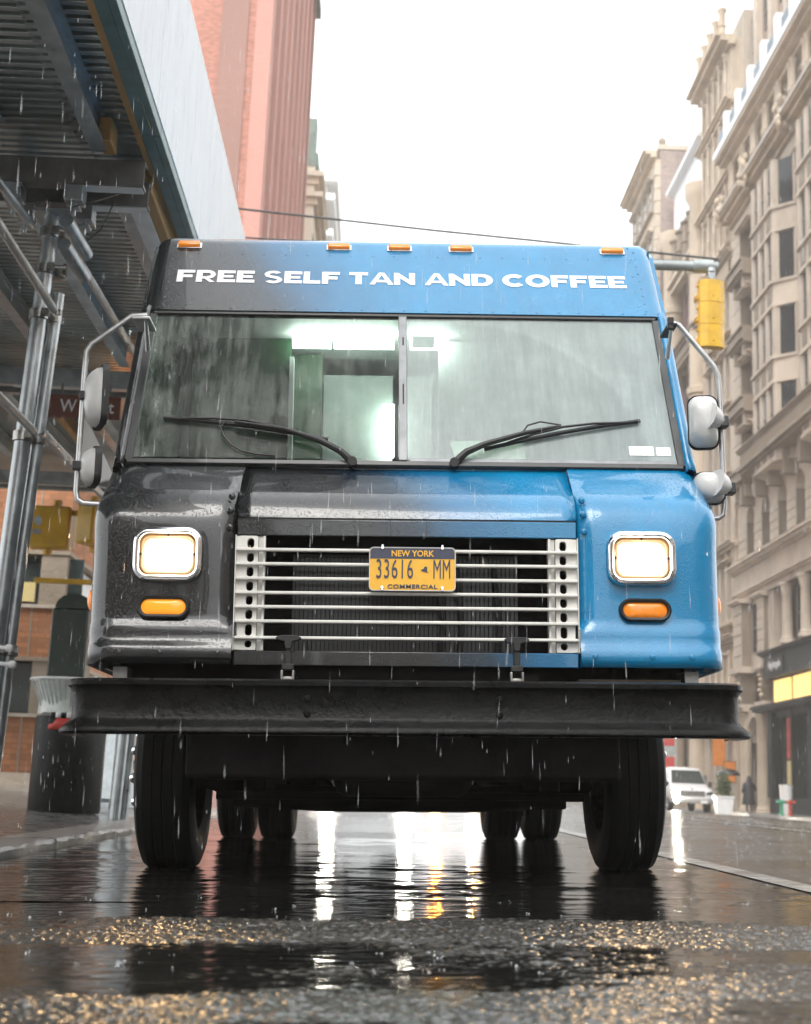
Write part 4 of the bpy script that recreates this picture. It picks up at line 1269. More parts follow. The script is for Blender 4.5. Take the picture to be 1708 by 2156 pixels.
def building_c():
    f = Facade('round_pier_building', 'stone building with tall round piers and a great arch behind the traffic signal', 20.0, 83.8, 9.6)
    B, L = f.box, 9.6
    B('wall', M_lime3, 0, L, -14, -1.0, -0.3, 41)
    for s in (0.75, 8.9):
        prof = []
        z = -0.3
        prof = [(0.95, -0.3), (0.95, 0.6), (0.8, 0.7)]
        for zz in (9.2, 15.6, 19.0, 22.4, 25.8, 29.4, 34):
            prof += [(0.72, zz), (0.88, zz+0.1), (0.88, zz+0.5), (0.72, zz+0.6)]
        prof += [(0.7, 38.8), (0.95, 39.3), (1.0, 39.6), (1.0, 40.2)]
        o = MB().lathe(prof, n=18).build('round_pier', M_lime2, f.t)
        o.location = (-0.1, s, 0)
    B('side_wall', M_limedk, 1.5, 8.1, -1.0, -0.75, -0.3, 40)
    tiers = [(15.8, 18.6, 3), (20, 23.2, 3), (24.6, 28.2, 3), (31.4, 35.2, 4)]
    for (z0, z1, n) in tiers:
        for k in range(n):
            a = 1.75+k*6.1/n; b = 1.75+(k+1)*6.1/n-0.3
            f.window(a, b, z0, z1, -0.6, frame=M_pinkframe, bars=1)
            B('mullion', M_pinkframe, b, b+0.3, -0.74, -0.35, z0, z1)
        f.course('spandrel', M_lime2, 1.5, 8.1, z0-1.2, [(0.2, 0.15), (0.75, -0.0), (0.2, 0.25)])
        for k in range(9):
            B('spandrel_block', M_limedk, 1.75+k*0.7, 2.2+k*0.7, 0.0, 0.09, z0-0.95, z0-0.35, bevel=0.05)
    # great arch
    f.arch('great_arch', M_lime2, 1.5, 8.1, 10.8, 14.6, -0.9, 0.25, 18)
    for k, (e, dd) in enumerate(((0.0, 0.36), (0.38, 0.46))):
        mb = MB()
        rows = []
        for i in range(21):
            a = PI*i/20
            rows.append([(-dd, 4.8-(3.3+e)*math.cos(a), 10.8+(3.3+e)*math.sin(a)), (-dd, 4.8-(3.52+e)*math.cos(a), 10.8+(3.52+e)*math.sin(a)),
                         (-0.2, 4.8-(3.52+e)*math.cos(a), 10.8+(3.52+e)*math.sin(a)), (-0.2, 4.8-(3.3+e)*math.cos(a), 10.8+(3.3+e)*math.sin(a))])
        mb.grid(rows, closed=True).build('arch_moulding', M_lime, f.t)
    B('arch_opening', M_darkhole, 1.5, 8.1, -0.98, -0.9, 1.0, 14.2)
    for s in (3.5, 5.9):
        B('arch_mullion', M_pinkframe, s, s+0.3, -0.88, -0.6, 1.0, 13.6)
    B('arch_transom', M_pinkframe, 1.5, 8.1, -0.885, -0.62, 9.2, 9.6)
    # iron balcony and crown
    f.course('cornice', M_limedk, 0, L, 29.3, [(0.3, 0.4), (0.55, 0.15), (0.2, 0.7), (0.12, 0.9)])
    for k in range(22):
        B('cornice_bracket', M_lime3, 0.2+k*0.42, 0.4+k*0.42, 0.15, 0.55, 29.62, 30.1)
    f.course('cornice', M_lime2, 1.4, 8.2, 35.3, [(0.3, 0.5), (0.2, 0.3), (0.3, 0.7)])
    for k in range(4):
        f.colonette(2.2+k*1.7, 0.3, 0.3, 36.2, 39, M_limedk)
    f.course('roof_edge', M_roofwhite, 0.2, L-0.2, 40.2, [(3.2, -0.05), (0.3, 0.5)])
building_c()

def building_d():
    f = Facade('brick_sided_building', 'tall stone fronted building showing a brown brick side wall and balcony', 18.9, 94.3, 9.5)
    B, L = f.box, 9.5
    B('side_wall', M_brickgrey, 0.0, L, -13, -0.35, -0.3, 47.5)
    B('front_wall', M_lime2, 0.01, L, -0.349, 0.0, -0.3, 46.8)
    for k in range(46):
        B('quoin', M_lime, -0.05, 0.5 if k % 2 else 0.3, -0.36, 0.06, 0.5+k*1.0, 1.3+k*1.0)
    for j in range(11):
        z = 2+j*4.1
        for k in range(4):
            s = 1.0+k*2.1
            f.window(s, s+1.2, z, z+2.4, 0.06, frame=M_lime3, bars=0)
            f.course('sill', M_limedk, s-0.1, s+1.3, z-0.2, [(0.15, 0.3)])
            f.course('hood', M_lime, s-0.1, s+1.3, z+2.45, [(0.12, 0.3), (0.12, 0.42)])
    for z in (10, 22, 33, 46.8):
        f.course('cornice', M_lime2, 0, L, z, [(0.25, 0.4), (0.2, 0.8), (0.12, 1.0)])
    for z in (31.5, 37.5):
        mb = MB()
        for k in range(9):
            mb.lathe([(0.02, -.3), (.25, -.15), (.3, 0), (.22, .2), (.02, .36)], (-0.45+random.uniform(-.2, .2), 2.5+random.uniform(-.6, .6), z+random.uniform(-1.2, 1.0)), n=7)
        mb.build('carved_group', M_limedk, f.t, ang=60)
    f.course('stone_balcony', M_lime2, -0.4, 5.6, 26.0, [(0.3, 0.7), (0.3, 1.0), (1.4, 0.85), (0.3, 1.1)])
    for k in range(7):
        B('bracket', M_limedk, -0.3+k*0.9, 0.05+k*0.9, 0.05, 0.8, 25.0, 26.0)
    B('parapet', M_lime3, 0, L, -13, -0.2, 47.6, 48.0)
    for (x, h, r) in ((-0.6, 1.5, 0.05), (-1.5, 1.8, 0.04), (-2.2, 2.3, 0.03)):
        MB().tube([(-x, 0.6, 48.0), (-x, 0.6, 48.0+h)], r, 6).build('roof_pipe', M_lime3, f.t)
    MB().lathe([(0.05, 0), (0.32, 0.25), (0.3, 0.6), (0.05, 0.85)], (0.6, 0.6, 48.0), n=10).build('finial', M_limedk, f.t)
building_d()

def building_e():
    f = Facade('pale_end_building', 'small pale building peeping out between the truck roof and the brown brick wall', 22.6, 128.0, 12)
    B = f.box
    B('wall', M_cream, 0, 12, -12, 0, -0.3, 52.5)
    B('wall_panel', M_pinkwall, -0.06, 0.0, -2.1, -1.3, 49, 52)
    B('wall_panel', M_lime2, -0.06, 0.0, -1.0, -0.3, 45, 48)
    B('wall_panel', M_white, -0.06, 0.0, -2.1, -1.2, 45.6, 48.4)
    B('parapet', M_roofwhite, -0.1, 12, -12, 0.15, 52.5, 53.1)
    for j in range(10):
        for k in range(4):
            f.window(1+k*2.8, 2.6+k*2.8, 3+j*4.6, 5.6+j*4.6, 0.05)
building_e()
# far end of the street: low pale blocks on both sides that the rain swallows
def far_block(name, label, x0, x1, y0, y1, h, m):
    t = thing(name, label, 'building', ((x0+x1)/2, y0, 0))
    hw = (x1-x0)/2
    MB().box(-hw, hw, 0, y1-y0, -0.7, h).build('wall', m, t, smooth=False)
    MB().box(-hw-0.3, hw+0.3, -0.3, y1-y0, h, h+0.8).build('cornice', m, t, smooth=False)
    sgn = -1 if x0 > 0 else 1
    w = None
    for j in range(int(h/4)):
        for k in range(int((y1-y0)/5)):
            if w is None:
                w = MB().box(-0.05, 0.05, 0, 2.0, 0, 2.4).build('window', M_winglass, t, smooth=False); o = w
            else:
                o = w.copy(); COL.objects.link(o); o.parent = t
            o.location = (sgn*(hw+0.02), 1.5+k*5, 1.2+j*4)
far_block('far_block', 'hazy stone block far down the right side of the street', 21.5, 40, 142, 200, 30, M_lime3)
far_block('far_block', 'hazy red brown block far down the left side of the street', -22, -5.6, 122, 190, 34, M_brickgrey)

# the street goes on behind the camera: unseen blocks, heights set for the truck's gloss and shade
far_block('rear_block', 'brown stone block on the right pavement behind the viewer', 20.0, 36, -120, 8, 17, M_lime3)
far_block('rear_block', 'brick block on the left pavement behind the viewer', -24, -6.2, -120, -12, 13, M_brickgrey)
far_block('rear_block', 'unseen stone block added to close the street far behind the viewer', -6, 19.8, -146, -131, 15, M_limedk)  # added end block, cuts low sky from the bumper's reflection
# ------------------------------------------------------------------ the step van (truck)
TR = thing('step_van', 'charcoal to blue step van parked facing us with lit headlamps and white lettering', 'truck', (0.124, 4.83, 0.004), (0, -math.radians(1.84), 0))
HW = 1.128
def tp(n, m, mb, parent=None, **k): return mb.build(n, m, parent or TR, **k)
def corner(x, r=0.105, hw=HW):
    a = abs(x)-(hw-r)
    return 0.0 if a <= 0 else r-math.sqrt(max(r*r-a*a, 0))
def lerp(a, b, t): return a+(b-a)*t
# --- front fascia: two fenders with a recessed hood nose between them
PROF = [(-0.022, 0.752), (-0.024, 0.79), (-0.022, 0.818), (-0.012, 0.826), (-0.011, 0.86), (-0.010, 0.885), (0.002, 0.905), (0.004, 0.93), (0.004, 1.0), (0.004, 1.1), (0.004, 1.19),
        (0.006, 1.25), (0.016, 1.30), (0.036, 1.342), (0.066, 1.374), (0.10, 1.398), (0.15, 1.432), (0.21, 1.478), (0.265, 1.522), (0.30, 1.553)]
def fender(sgn, name):
    inner = 0.612
    xs = [inner, inner+0.001, inner+0.008, inner+0.02, inner+0.035, inner+0.055, 0.72, 0.80, 0.88, 0.94]+[HW-0.105+0.105*math.sin(PI/2*k/9) for k in range(10)]
    rows = []
    for (y, z) in PROF:
        row = []
        w = min(1.0, max(0.0, (z-1.20)/0.2))
        for i, x in enumerate(xs):
            yy, zz = y, z
            if i == 0: yy = y+0.10
            e = max(0.0, 1-(x-inner)/0.05)
            if z > 0.9: yy += 0.035*e*e*(1 if z < 1.36 else max(0.0, 1-(z-1.36)/0.08))
            c = corner(x)
            yy += c*(1-0.55*w)
            zz -= c*0.65*w
            row.append((sgn*x, yy, zz))
        for yb in (0.35, 0.62, 0.9):
            yy = max(yb, y+0.16)
            row.append((sgn*HW, max(yy, row[-1][1]), row[-1][2]))
        rows.append(row)
    return tp(name, M_paint, MB().grid(rows), solid=0.004, ang=55)
fenderL = fender(-1, 'fender')
fenderR = fender(1, 'fender')
rows = []
for (y, z) in PROF[11:]:
    rows.append([(x, y+0.016+0.004*math.cos(x*2.2), z-0.002) for x in [-0.609+1.218*i/24 for i in range(25)]])
rows.insert(0, [(x, 0.03, 1.284) for x in [-0.609+1.218*i/24 for i in range(25)]])
rows.insert(0, [(x, 0.06, 1.284) for x in [-0.609+1.218*i/24 for i in range(25)]])
rows = [rows[0]]+[rows[1]]+[r for r in rows[2:] if r[0][2] > 1.286]
hood = tp('hood', M_paint, MB().grid(rows), solid=0.004, ang=50)
tp('hood_seam', M_trim, MB().box(-0.607, 0.607, 0.035, 0.05, 1.276, 1.2835), smooth=False)
tp('grille_surround', M_paint, MB().box(-0.607, 0.607, 0.022, 0.04, 1.216, 1.275), bevel=0.003)
tp('lower_strip', M_paint, MB().box(-0.607, 0.607, 0.012, 0.03, 0.752, 0.803), bevel=0.003)
# hood edge hinge clips and bolts next to the fenders
for sx in (-1, 1):
    for z, y in ((1.36, 0.045), (1.305, 0.02), (1.24, 0.012)):
        tp('hood_bolt', M_paint, MB().lathe([(0.003, -0.010), (0.010, -0.008), (0.013, 0.0)], (sx*0.632, y-0.002, z), 'y', 10))
    for x in (0.66, 0.86, 1.0):
        tp('fender_bolt', M_paint, MB().lathe([(0.003, -0.008), (0.009, -0.006), (0.011, 0.0)], (sx*x, -0.024+corner(x), 0.79), 'y', 10))
# panel seams in the wrap on the grille surround
for x in (-0.17, -0.06, 0.07):
    tp('wrap_seam', M_trim, MB().box(x-0.0012, x+0.0012, 0.0205, 0.0219, 1.217, 1.274), smooth=False)
# --- grille: slats, slotted end plates, dark radiator behind
gr = tp('grille', M_under, MB().box(-0.60, 0.60, 0.30, 0.33, 0.79, 1.23).box(-0.60, -0.585, 0.06, 0.3, 0.79, 1.23).box(0.585, 0.60, 0.06, 0.3, 0.79, 1.23), smooth=False)
tp('radiator', M_trim, MB().box(-0.42, 0.42, 0.27, 0.298, 0.82, 1.19), gr, smooth=False)
mbf = MB()
for k in range(52):
    mbf.box(-0.41+k*0.016, -0.408+k*0.016, 0.262, 0.27, 0.83, 1.18)
tp('radiator_fins', M_under, mbf, gr, smooth=False)['kind'] = 'stuff'
for x in (0.13, 0.20, 0.34):
    tp('hose', M_rubber, MB().tube([(x, 0.24, 0.80), (x+0.01, 0.23, 0.92), (x-0.01, 0.25, 1.15)], 0.011, 8), gr)
def slotted(sgn):
    x0, x1 = (0.530, 0.607)
    mb = MB()
    zt = [1.213, 1.161, 1.110, 1.058, 1.007, 0.957, 0.906, 0.848, 0.806]
    N = 24
    for i in range(8):
        za, zb = zt[i+1], zt[i]
        a, b = x0, x1
        hx0, hx1 = 0.545, 0.570          # hole
        hz0, hz1 = za+0.008, zb-0.008
        hc = ((hx0+hx1)/2, (hz0+hz1)/2)
        inner, outer = [], []
        rr = rrect(hx1-hx0, hz1-hz0, 0.012, 5, *hc)
        hole = [(min(p[0], 1), p[1]) for p in rr]
        for (px, pz) in hole:
            dx, dz = px-hc[0], pz-hc[1]
            tx = ((b if dx > 0 else a)-hc[0])/dx if abs(dx) > 1e-6 else 1e9
            tz = ((zb if dz > 0 else za)-hc[1])/dz if abs(dz) > 1e-6 else 1e9
            s_ = min(tx, tz)
            inner.append((px, pz)); outer.append((hc[0]+dx*s_, hc[1]+dz*s_))
        n = len(inner)
        vs = [(sgn*x, 0.018, z) for x, z in outer]+[(sgn*x, 0.018, z) for x, z in inner]+[(sgn*x, 0.045, z) for x, z in inner]
        fs = []
        for k in range(n):
            k2 = (k+1) % n
            fs += [(k, k2, n+k2, n+k), (n+k, n+k2, 2*n+k2, 2*n+k)]
        # corners of the cell
        mb.add(vs, fs)
    tp('end_plate', M_grille, mb, gr, smooth=False)
    tp('end_lip', M_grille, MB().box(sgn*0.505, sgn*0.513, 0.02, 0.06, 0.806, 1.213).box(sgn*0.513, sgn*0.5295, 0.032, 0.06, 0.806, 1.213).box(sgn*0.6075, sgn*0.611, 0.008, 0.05, 0.804, 1.2145), gr, smooth=False)
slotted(-1); slotted(1)
for z in (1.161, 1.110, 1.058, 1.007, 0.957, 0.906, 0.848):
    tp('slat', M_grille, MB().box(-0.606, 0.606, -0.004, 0.017, z-0.0055, z+0.0055), gr, bevel=0.003)
# --- number plate on the slats
pl = tp('number_plate', M_plate, (lambda mb: (mb.prism(rrect(0.302, 0.152, 0.014, 5), lambda a, b, d: (a+0.018, d, b+1.092), -0.024, -0.020), mb)[1])(MB()), bevel=0.001)
mb = MB(); top = [p for p in rrect(0.298, 0.148, 0.013, 5)]
mb.prism([(a, b) for a, b in top if b > 0.037]+[(-0.149, 0.037), (0.149, 0.037)], lambda a, b, d: (a+0.018, d, b+1.092), -0.0252, -0.0245)
tp('plate_band', M_navy, mb, pl, smooth=False)
text('plate_text', 'NEW YORK', 0.030, M_plate, pl, face_cam(0.018, -0.0262, 1.1465), sx=0.95, off=0.0006)
text('plate_number', '33616', 0.098, M_navy, pl, face_cam(-0.045, -0.0256, 1.0885), sx=0.50, off=0.0, spacing=1.12)
text('plate_number', 'MM', 0.098, M_navy, pl, face_cam(0.122, -0.0256, 1.0885), sx=0.42, off=0.0, spacing=1.05)
mb = MB(); mb.prism([(-0.014, 0.0), (-0.004, 0.004), (0.0, 0.012), (0.008, 0.010), (0.008, -0.004), (0.013, -0.010), (0.005, -0.008), (-0.010, -0.005)], lambda a, b, d: (a+0.062, d, b+1.09), -0.0262, -0.025)
tp('state_outline', M_navy, mb, pl, smooth=False)
text('plate_text', 'COMMERCIAL', 0.020, M_navy, pl, face_cam(0.018, -0.0256, 1.029), sx=1.3, off=0.0004, spacing=1.1)
for x in (-0.088, 0.124):
    for z in (1.167, 1.026):
        tp('plate_screw', M_chrome, MB().lathe([(0.005, -0.006), (0.006, 0.0)], (x+(0 if z > 1.1 else -0.001), -0.0265, z), 'y', 8).box(x-0.003, x+0.003, -0.0265, -0.022, z-0.012 if z < 1.1 else z, z if z < 1.1 else z+0.012), pl)
tp('plate_rim', M_alu, rring(MB(), 0.018, 1.092, 0.306, 0.156, 0.016, [(0, -0.019), (0, -0.0265), (0.003, -0.0265), (0.003, -0.0245)]), pl)
# --- headlamps, indicators
M_ring_glow = pbr('rim with painted lamp glow', (0.72, 0.50, 0.27), 0.2, 0.0, 0.5)  # chrome ring: amber colour and slight glow stand in for the lamp's reflection
setin(M_ring_glow.node_tree.nodes['Principled BSDF'], 'Emission Color', (1.0, 0.45, 0.10, 1))
setin(M_ring_glow.node_tree.nodes['Principled BSDF'], 'Emission Strength', 0.08)
def headlamp(cx, cz):
    tilt = 0
    h = tp('headlight', M_chrome, rring(MB(), cx, cz, 0.246, 0.196, 0.058, [(-0.002, 0.006), (0.0, -0.022), (0.006, -0.032), (0.016, -0.034), (0.023, -0.028), (0.027, -0.012), (0.027, 0.03)]), ang=50)
    tp('ring', M_ring_glow, rring(MB(), cx, cz, 0.192, 0.142, 0.036, [(0.0, 0.0), (0.001, -0.016), (0.006, -0.020), (0.010, -0.016), (0.011, 0.0)]), h, ang=50)
    lens = MB()
    rows = []
    for i in range(7):
        s_ = i/6
        ins = 0.011+(1-s_)*0.0
        k = s_
        rows.append([(cx+(a-cx)*k, -0.004-0.012*(1-k*k), cz+(b-cz)*k) for a, b in rrect(0.170, 0.120, 0.027, 6, cx, cz)])
    rows[0] = [(cx+1e-5*math.cos(2*PI*i/28), -0.016, cz+1e-5*math.sin(2*PI*i/28)) for i in range(28)]
    tp('lens', M_head, lens.grid(rows, closed=True), h, ang=80)
    tp('bulb_housing', M_trim, MB().box(cx-0.09, cx+0.09, 0.012, 0.03, cz-0.065, cz+0.065), h, smooth=False)
    for (x, z) in ((cx, cz+0.068), (cx-0.094, cz), (cx+0.094, cz)):
        tp('clip', M_trim, MB().box(x-0.003, x+0.003, -0.022, -0.014, z-0.004, z+0.004), h, smooth=False)

headlamp(-0.846, 1.137); headlamp(0.834, 1.141)
for cx in (-0.846, 0.834):
    ld = bpy.data.lights.new('headlamp_beam', 'SPOT')
    ld.energy = 4.0; ld.spot_size = math.radians(95); ld.spot_blend = 0.9; ld.shadow_soft_size = 0.06; ld.color = (1.0, 0.58, 0.20)
    lo = bpy.data.objects.new('headlamp_beam', ld); COL.objects.link(lo); lo.parent = TR
    lo.location = (cx, -0.05, 1.138); lo.rotation_euler = (math.radians(78), 0, PI)
    lo.rotation_euler = Vector((0.0, 1.0, 0.28)).to_track_quat('Z', 'Y').to_euler()
def indicator(cx, cz, m):
    g = tp('indicator', M_rubber, rring(MB(), cx, cz, 0.186, 0.082, 0.0409, [(0.0, 0.008), (0.0, -0.012), (0.006, -0.018), (0.014, -0.014), (0.015, 0.0)], 8), ang=50)
    rows = []
    for i in range(6):
        k = i/5 if i else 1e-4
        rows.append([(cx+(a-cx)*k, -0.004-0.010*(1-k**4), cz+(b-cz)*k) for a, b in rrect(0.157, 0.053, 0.0264, 8, cx, cz)])
    tp('lens', m, MB().grid(rows, closed=True), g, ang=80)
indicator(-0.855, 0.952, M_amberlit); indicator(0.843, 0.957, M_amber)
for sx in (-1, 1):
    rows = []
    for i in range(5):
        a = PI/2*i/4
        rows.append([(sx*(HW+0.002+0.028*math.sin(a)), 0.17+0.03*math.cos(a)*math.cos(2*PI*k/14), 0.995+0.048*math.cos(a)*math.sin(2*PI*k/14)) for k in range(14)])
    tp('side_marker', M_amber, MB().grid(rows, closed=True))
# --- hood latches
for x in (-0.414, 0.387):
    lt = tp('hood_latch', M_rubber, MB().prism([(-0.045, 0.006), (-0.03, 0.014), (0.03, 0.014), (0.045, 0.006), (0.04, -0.002), (0.014, -0.008), (0.010, -0.03), (-0.010, -0.03), (-0.014, -0.008), (-0.04, -0.002)], lambda a, b, d: (x+a, d, 0.842+b), -0.02, 0.0), bevel=0.002) if False else None
    mb = MB(); mb.prism([(-0.045, 0.006), (-0.03, 0.014), (0.03, 0.014), (0.045, 0.006), (0.04, -0.002), (0.014, -0.008), (0.010, -0.034), (-0.010, -0.034), (-0.014, -0.008), (-0.04, -0.002)], lambda a, b, d, x=x: (x+a, d, 0.842+b), -0.016, 0.004)
    lt = tp('hood_latch', M_rubber, mb, bevel=0.002)
    tp('latch_strap', M_rubber, MB().box(x-0.010, x+0.010, -0.008, 0.008, 0.745, 0.806).box(x-0.021, x+0.021, -0.012, 0.012, 0.735, 0.757), lt, bevel=0.003)
    tp('latch_anchor', M_steel, MB().box(x-0.024, x-0.016, -0.013, 0.008, 0.70, 0.734).box(x+0.016, x+0.024, -0.013, 0.008, 0.70, 0.734).box(x-0.018, x+0.018, -0.006, 0.008, 0.695, 0.712), lt, bevel=0.002)
# --- bumper: rolled channel with ends that turn back
bp = [(0.0, 0.506), (-0.044, 0.507), (-0.052, 0.513), (-0.051, 0.521), (-0.040, 0.531), (-0.022, 0.547), (-0.012, 0.562), (-0.012, 0.640), (-0.018, 0.658), (-0.030, 0.668), (-0.030, 0.680), (-0.018, 0.686), (0.03, 0.688)]
path = []
for k in range(9):
    a = PI/2*(1-k/8)
    path.append((-1.12+0.08-0.08*math.sin(a)-0.0, -0.17+0.08-0.08*math.cos(a), a))
path = [(-1.12, 0.05, PI/2)]+path
full = [(x, y, -a) for x, y, a in path]+[(-x, y, a) for x, y, a in path[::-1]]
rows = []
for (x, y, a) in full:
    rows.append([(x-o*math.sin(a), y+o*math.cos(a), z) for o, z in bp])
bm_ = tp('bumper', M_black, MB().grid(rows), solid=0.006, ang=50)
for x in (-0.335, 0.309):
    for z in (0.625, 0.577):
        tp('bumper_bolt', M_black, MB().lathe([(0.003, -0.010), (0.011, -0.008), (0.013, 0.0)], (x, -0.185, z), 'y', 10), bm_)
for x in (-0.415, 0.415): tp('bumper_bracket', M_under, MB().box(x-0.035, x+0.035, -0.165, 0.9, 0.53, 0.66), smooth=False)
# --- windscreen band
G0, G1 = (0.285, 1.562), (0.612, 2.243)          # (y, z) of glass foot and head
def gp(x, t, out=0.0):
    y, z = lerp(G0[0], G1[0], t), lerp(G0[1], G1[1], t)
    L = math.hypot(G1[0]-G0[0], G1[1]-G0[1])
    ny, nz = -(G1[1]-G0[1])/L, (G1[0]-G0[0])/L
    return (x, y+ny*out, z+nz*out)
def gbar(x0, t0, x1, t1, w, d0, d1):
    """flat bar lying on the glass plane from (x0,t0) to (x1,t1)"""
    L = math.hypot(G1[0]-G0[0], G1[1]-G0[1])
    dx, dt = x1-x0, (t1-t0)*L
    l = math.hypot(dx, dt)
    px, pt = -dt/l*w/2, dx/l*w/2/L
    c = [(x0+px, t0+pt), (x1+px, t1+pt), (x1-px, t1-pt), (x0-px, t0-pt)]
    return MB().add([gp(x, t, d0) for x, t in c]+[gp(x, t, d1) for x, t in c], [(0, 1, 2, 3), (7, 6, 5, 4), (0, 4, 5, 1), (1, 5, 6, 2), (2, 6, 7, 3), (3, 7, 4, 0)])
def wx(t): return lerp(1.045, 1.030, t)
wf = tp('windscreen_frame', M_greytrim, gbar(-0.012, -0.015, -0.012, 1.0, 0.034, -0.01, 0.012), bevel=0.003)
for sx in (-1, 1):
    tp('frame_side', M_trim, gbar(sx*(wx(0)+0.008), -0.03, sx*(wx(1)+0.008), 1.0, 0.030, -0.012, 0.010), wf, bevel=0.003)
tp('frame_top', M_trim, gbar(-1.04, 1.012, 1.04, 1.012, 0.022, -0.012, 0.012), wf, bevel=0.003)
tp('frame_foot', M_trim, gbar(-1.06, -0.032, 1.06, -0.032, 0.022, -0.012, 0.010), wf, bevel=0.003)
tp('frame_foot', M_greytrim, gbar(0.01, -0.005, 1.04, -0.005, 0.020, -0.010, 0.006), wf, bevel=0.003)
tp('pillar_slot', M_darkhole, gbar(-0.010, 0.36, -0.010, 0.50, 0.006, 0.0125, 0.0128).add([], []), wf, smooth=False)
tp('pillar_slot', M_darkhole, gbar(-0.010, 0.78, -0.010, 0.84, 0.006, 0.0125, 0.0128), wf, smooth=False)
def pane(x0a, x0b, x1a, x1b, m):
    n, k = 12, 8
    rows = [[gp(lerp(lerp(x0a, x0b, t/k), lerp(x1a, x1b, t/k), s_/n), t/k, 0.0) for s_ in range(n+1)] for t in range(k+1)]
    return tp('windscreen_pane', m, MB().grid(rows), wf)
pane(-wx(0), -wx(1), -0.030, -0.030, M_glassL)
pane(0.006, 0.006, wx(0), wx(1), M_glassR)
# A pillars
for sx in (-1, 1):
    rows = []
    for t in (-0.06, 0.0, 0.25, 0.5, 0.75, 1.0, 1.05):
        row = []
        for (dx, out) in ((0.022, -0.03), (0.022, 0.010), (0.030, 0.018), (0.045, 0.016), (0.058, 0.004), (0.066, -0.02), (0.068, -0.06), (0.068, -0.14)):
            row.append(gp(sx*(wx(t)+dx), t, out))
        rows.append(row)
    tp('pillar', M_paint, MB().grid(rows), solid=0.004, ang=60)
# cowl strip below the windscreen
tp('cowl', M_paint, MB().add([(-1.06, 0.285, 1.541), (1.06, 0.285, 1.541), (1.085, 0.36, 1.56), (-1.085, 0.36, 1.56), (-1.06, 0.285, 1.45), (1.06, 0.285, 1.45), (1.085, 0.36, 1.45), (-1.085, 0.36, 1.45)],
                             [(0, 1, 2, 3), (7, 6, 5, 4), (0, 4, 5, 1), (1, 5, 6, 2), (2, 6, 7, 3), (3, 7, 4, 0)]), smooth=False)
# --- header panel with lettering
HP = [(0.600, 2.262), (0.604, 2.264), (0.66, 2.357), (0.73, 2.473), (0.80, 2.590), (0.836, 2.648), (0.852, 2.668), (0.876, 2.684), (0.91, 2.692), (1.2, 2.70)]
rows = []
xs = [-(1.085-0.06)+2*(1.085-0.06)*i/28 for i in range(29)]
el = [-(1.085-0.06)-0.06*math.sin(PI/2*k/7) for k in range(7, 0, -1)]
xs = el+xs+[-x for x in el[::-1]]
for i, (y, z) in enumerate(HP):
    row = []
    for x in xs:
        c = corner(x, 0.06, 1.085)
        w = min(1.0, i/5)
        row.append((x*(1.0-0.008*w), y+c*(0.9 if i < 7 else 0.0)+(0.02 if i == 0 else 0), z-c*(0.0 if i < 5 else 0.85)))
    rows.append(row)
hdr = tp('header_panel', M_paint, MB().grid(rows), solid=0.004, ang=45)
hn = Vector((0, -0.858, 0.514))
def hpt(x, s_, out):     # s_ measured up the panel face
    d = Vector((0, 0.514, 0.858))
    p = Vector((x, 0.604, 2.264))+d*s_+hn*out
    return p
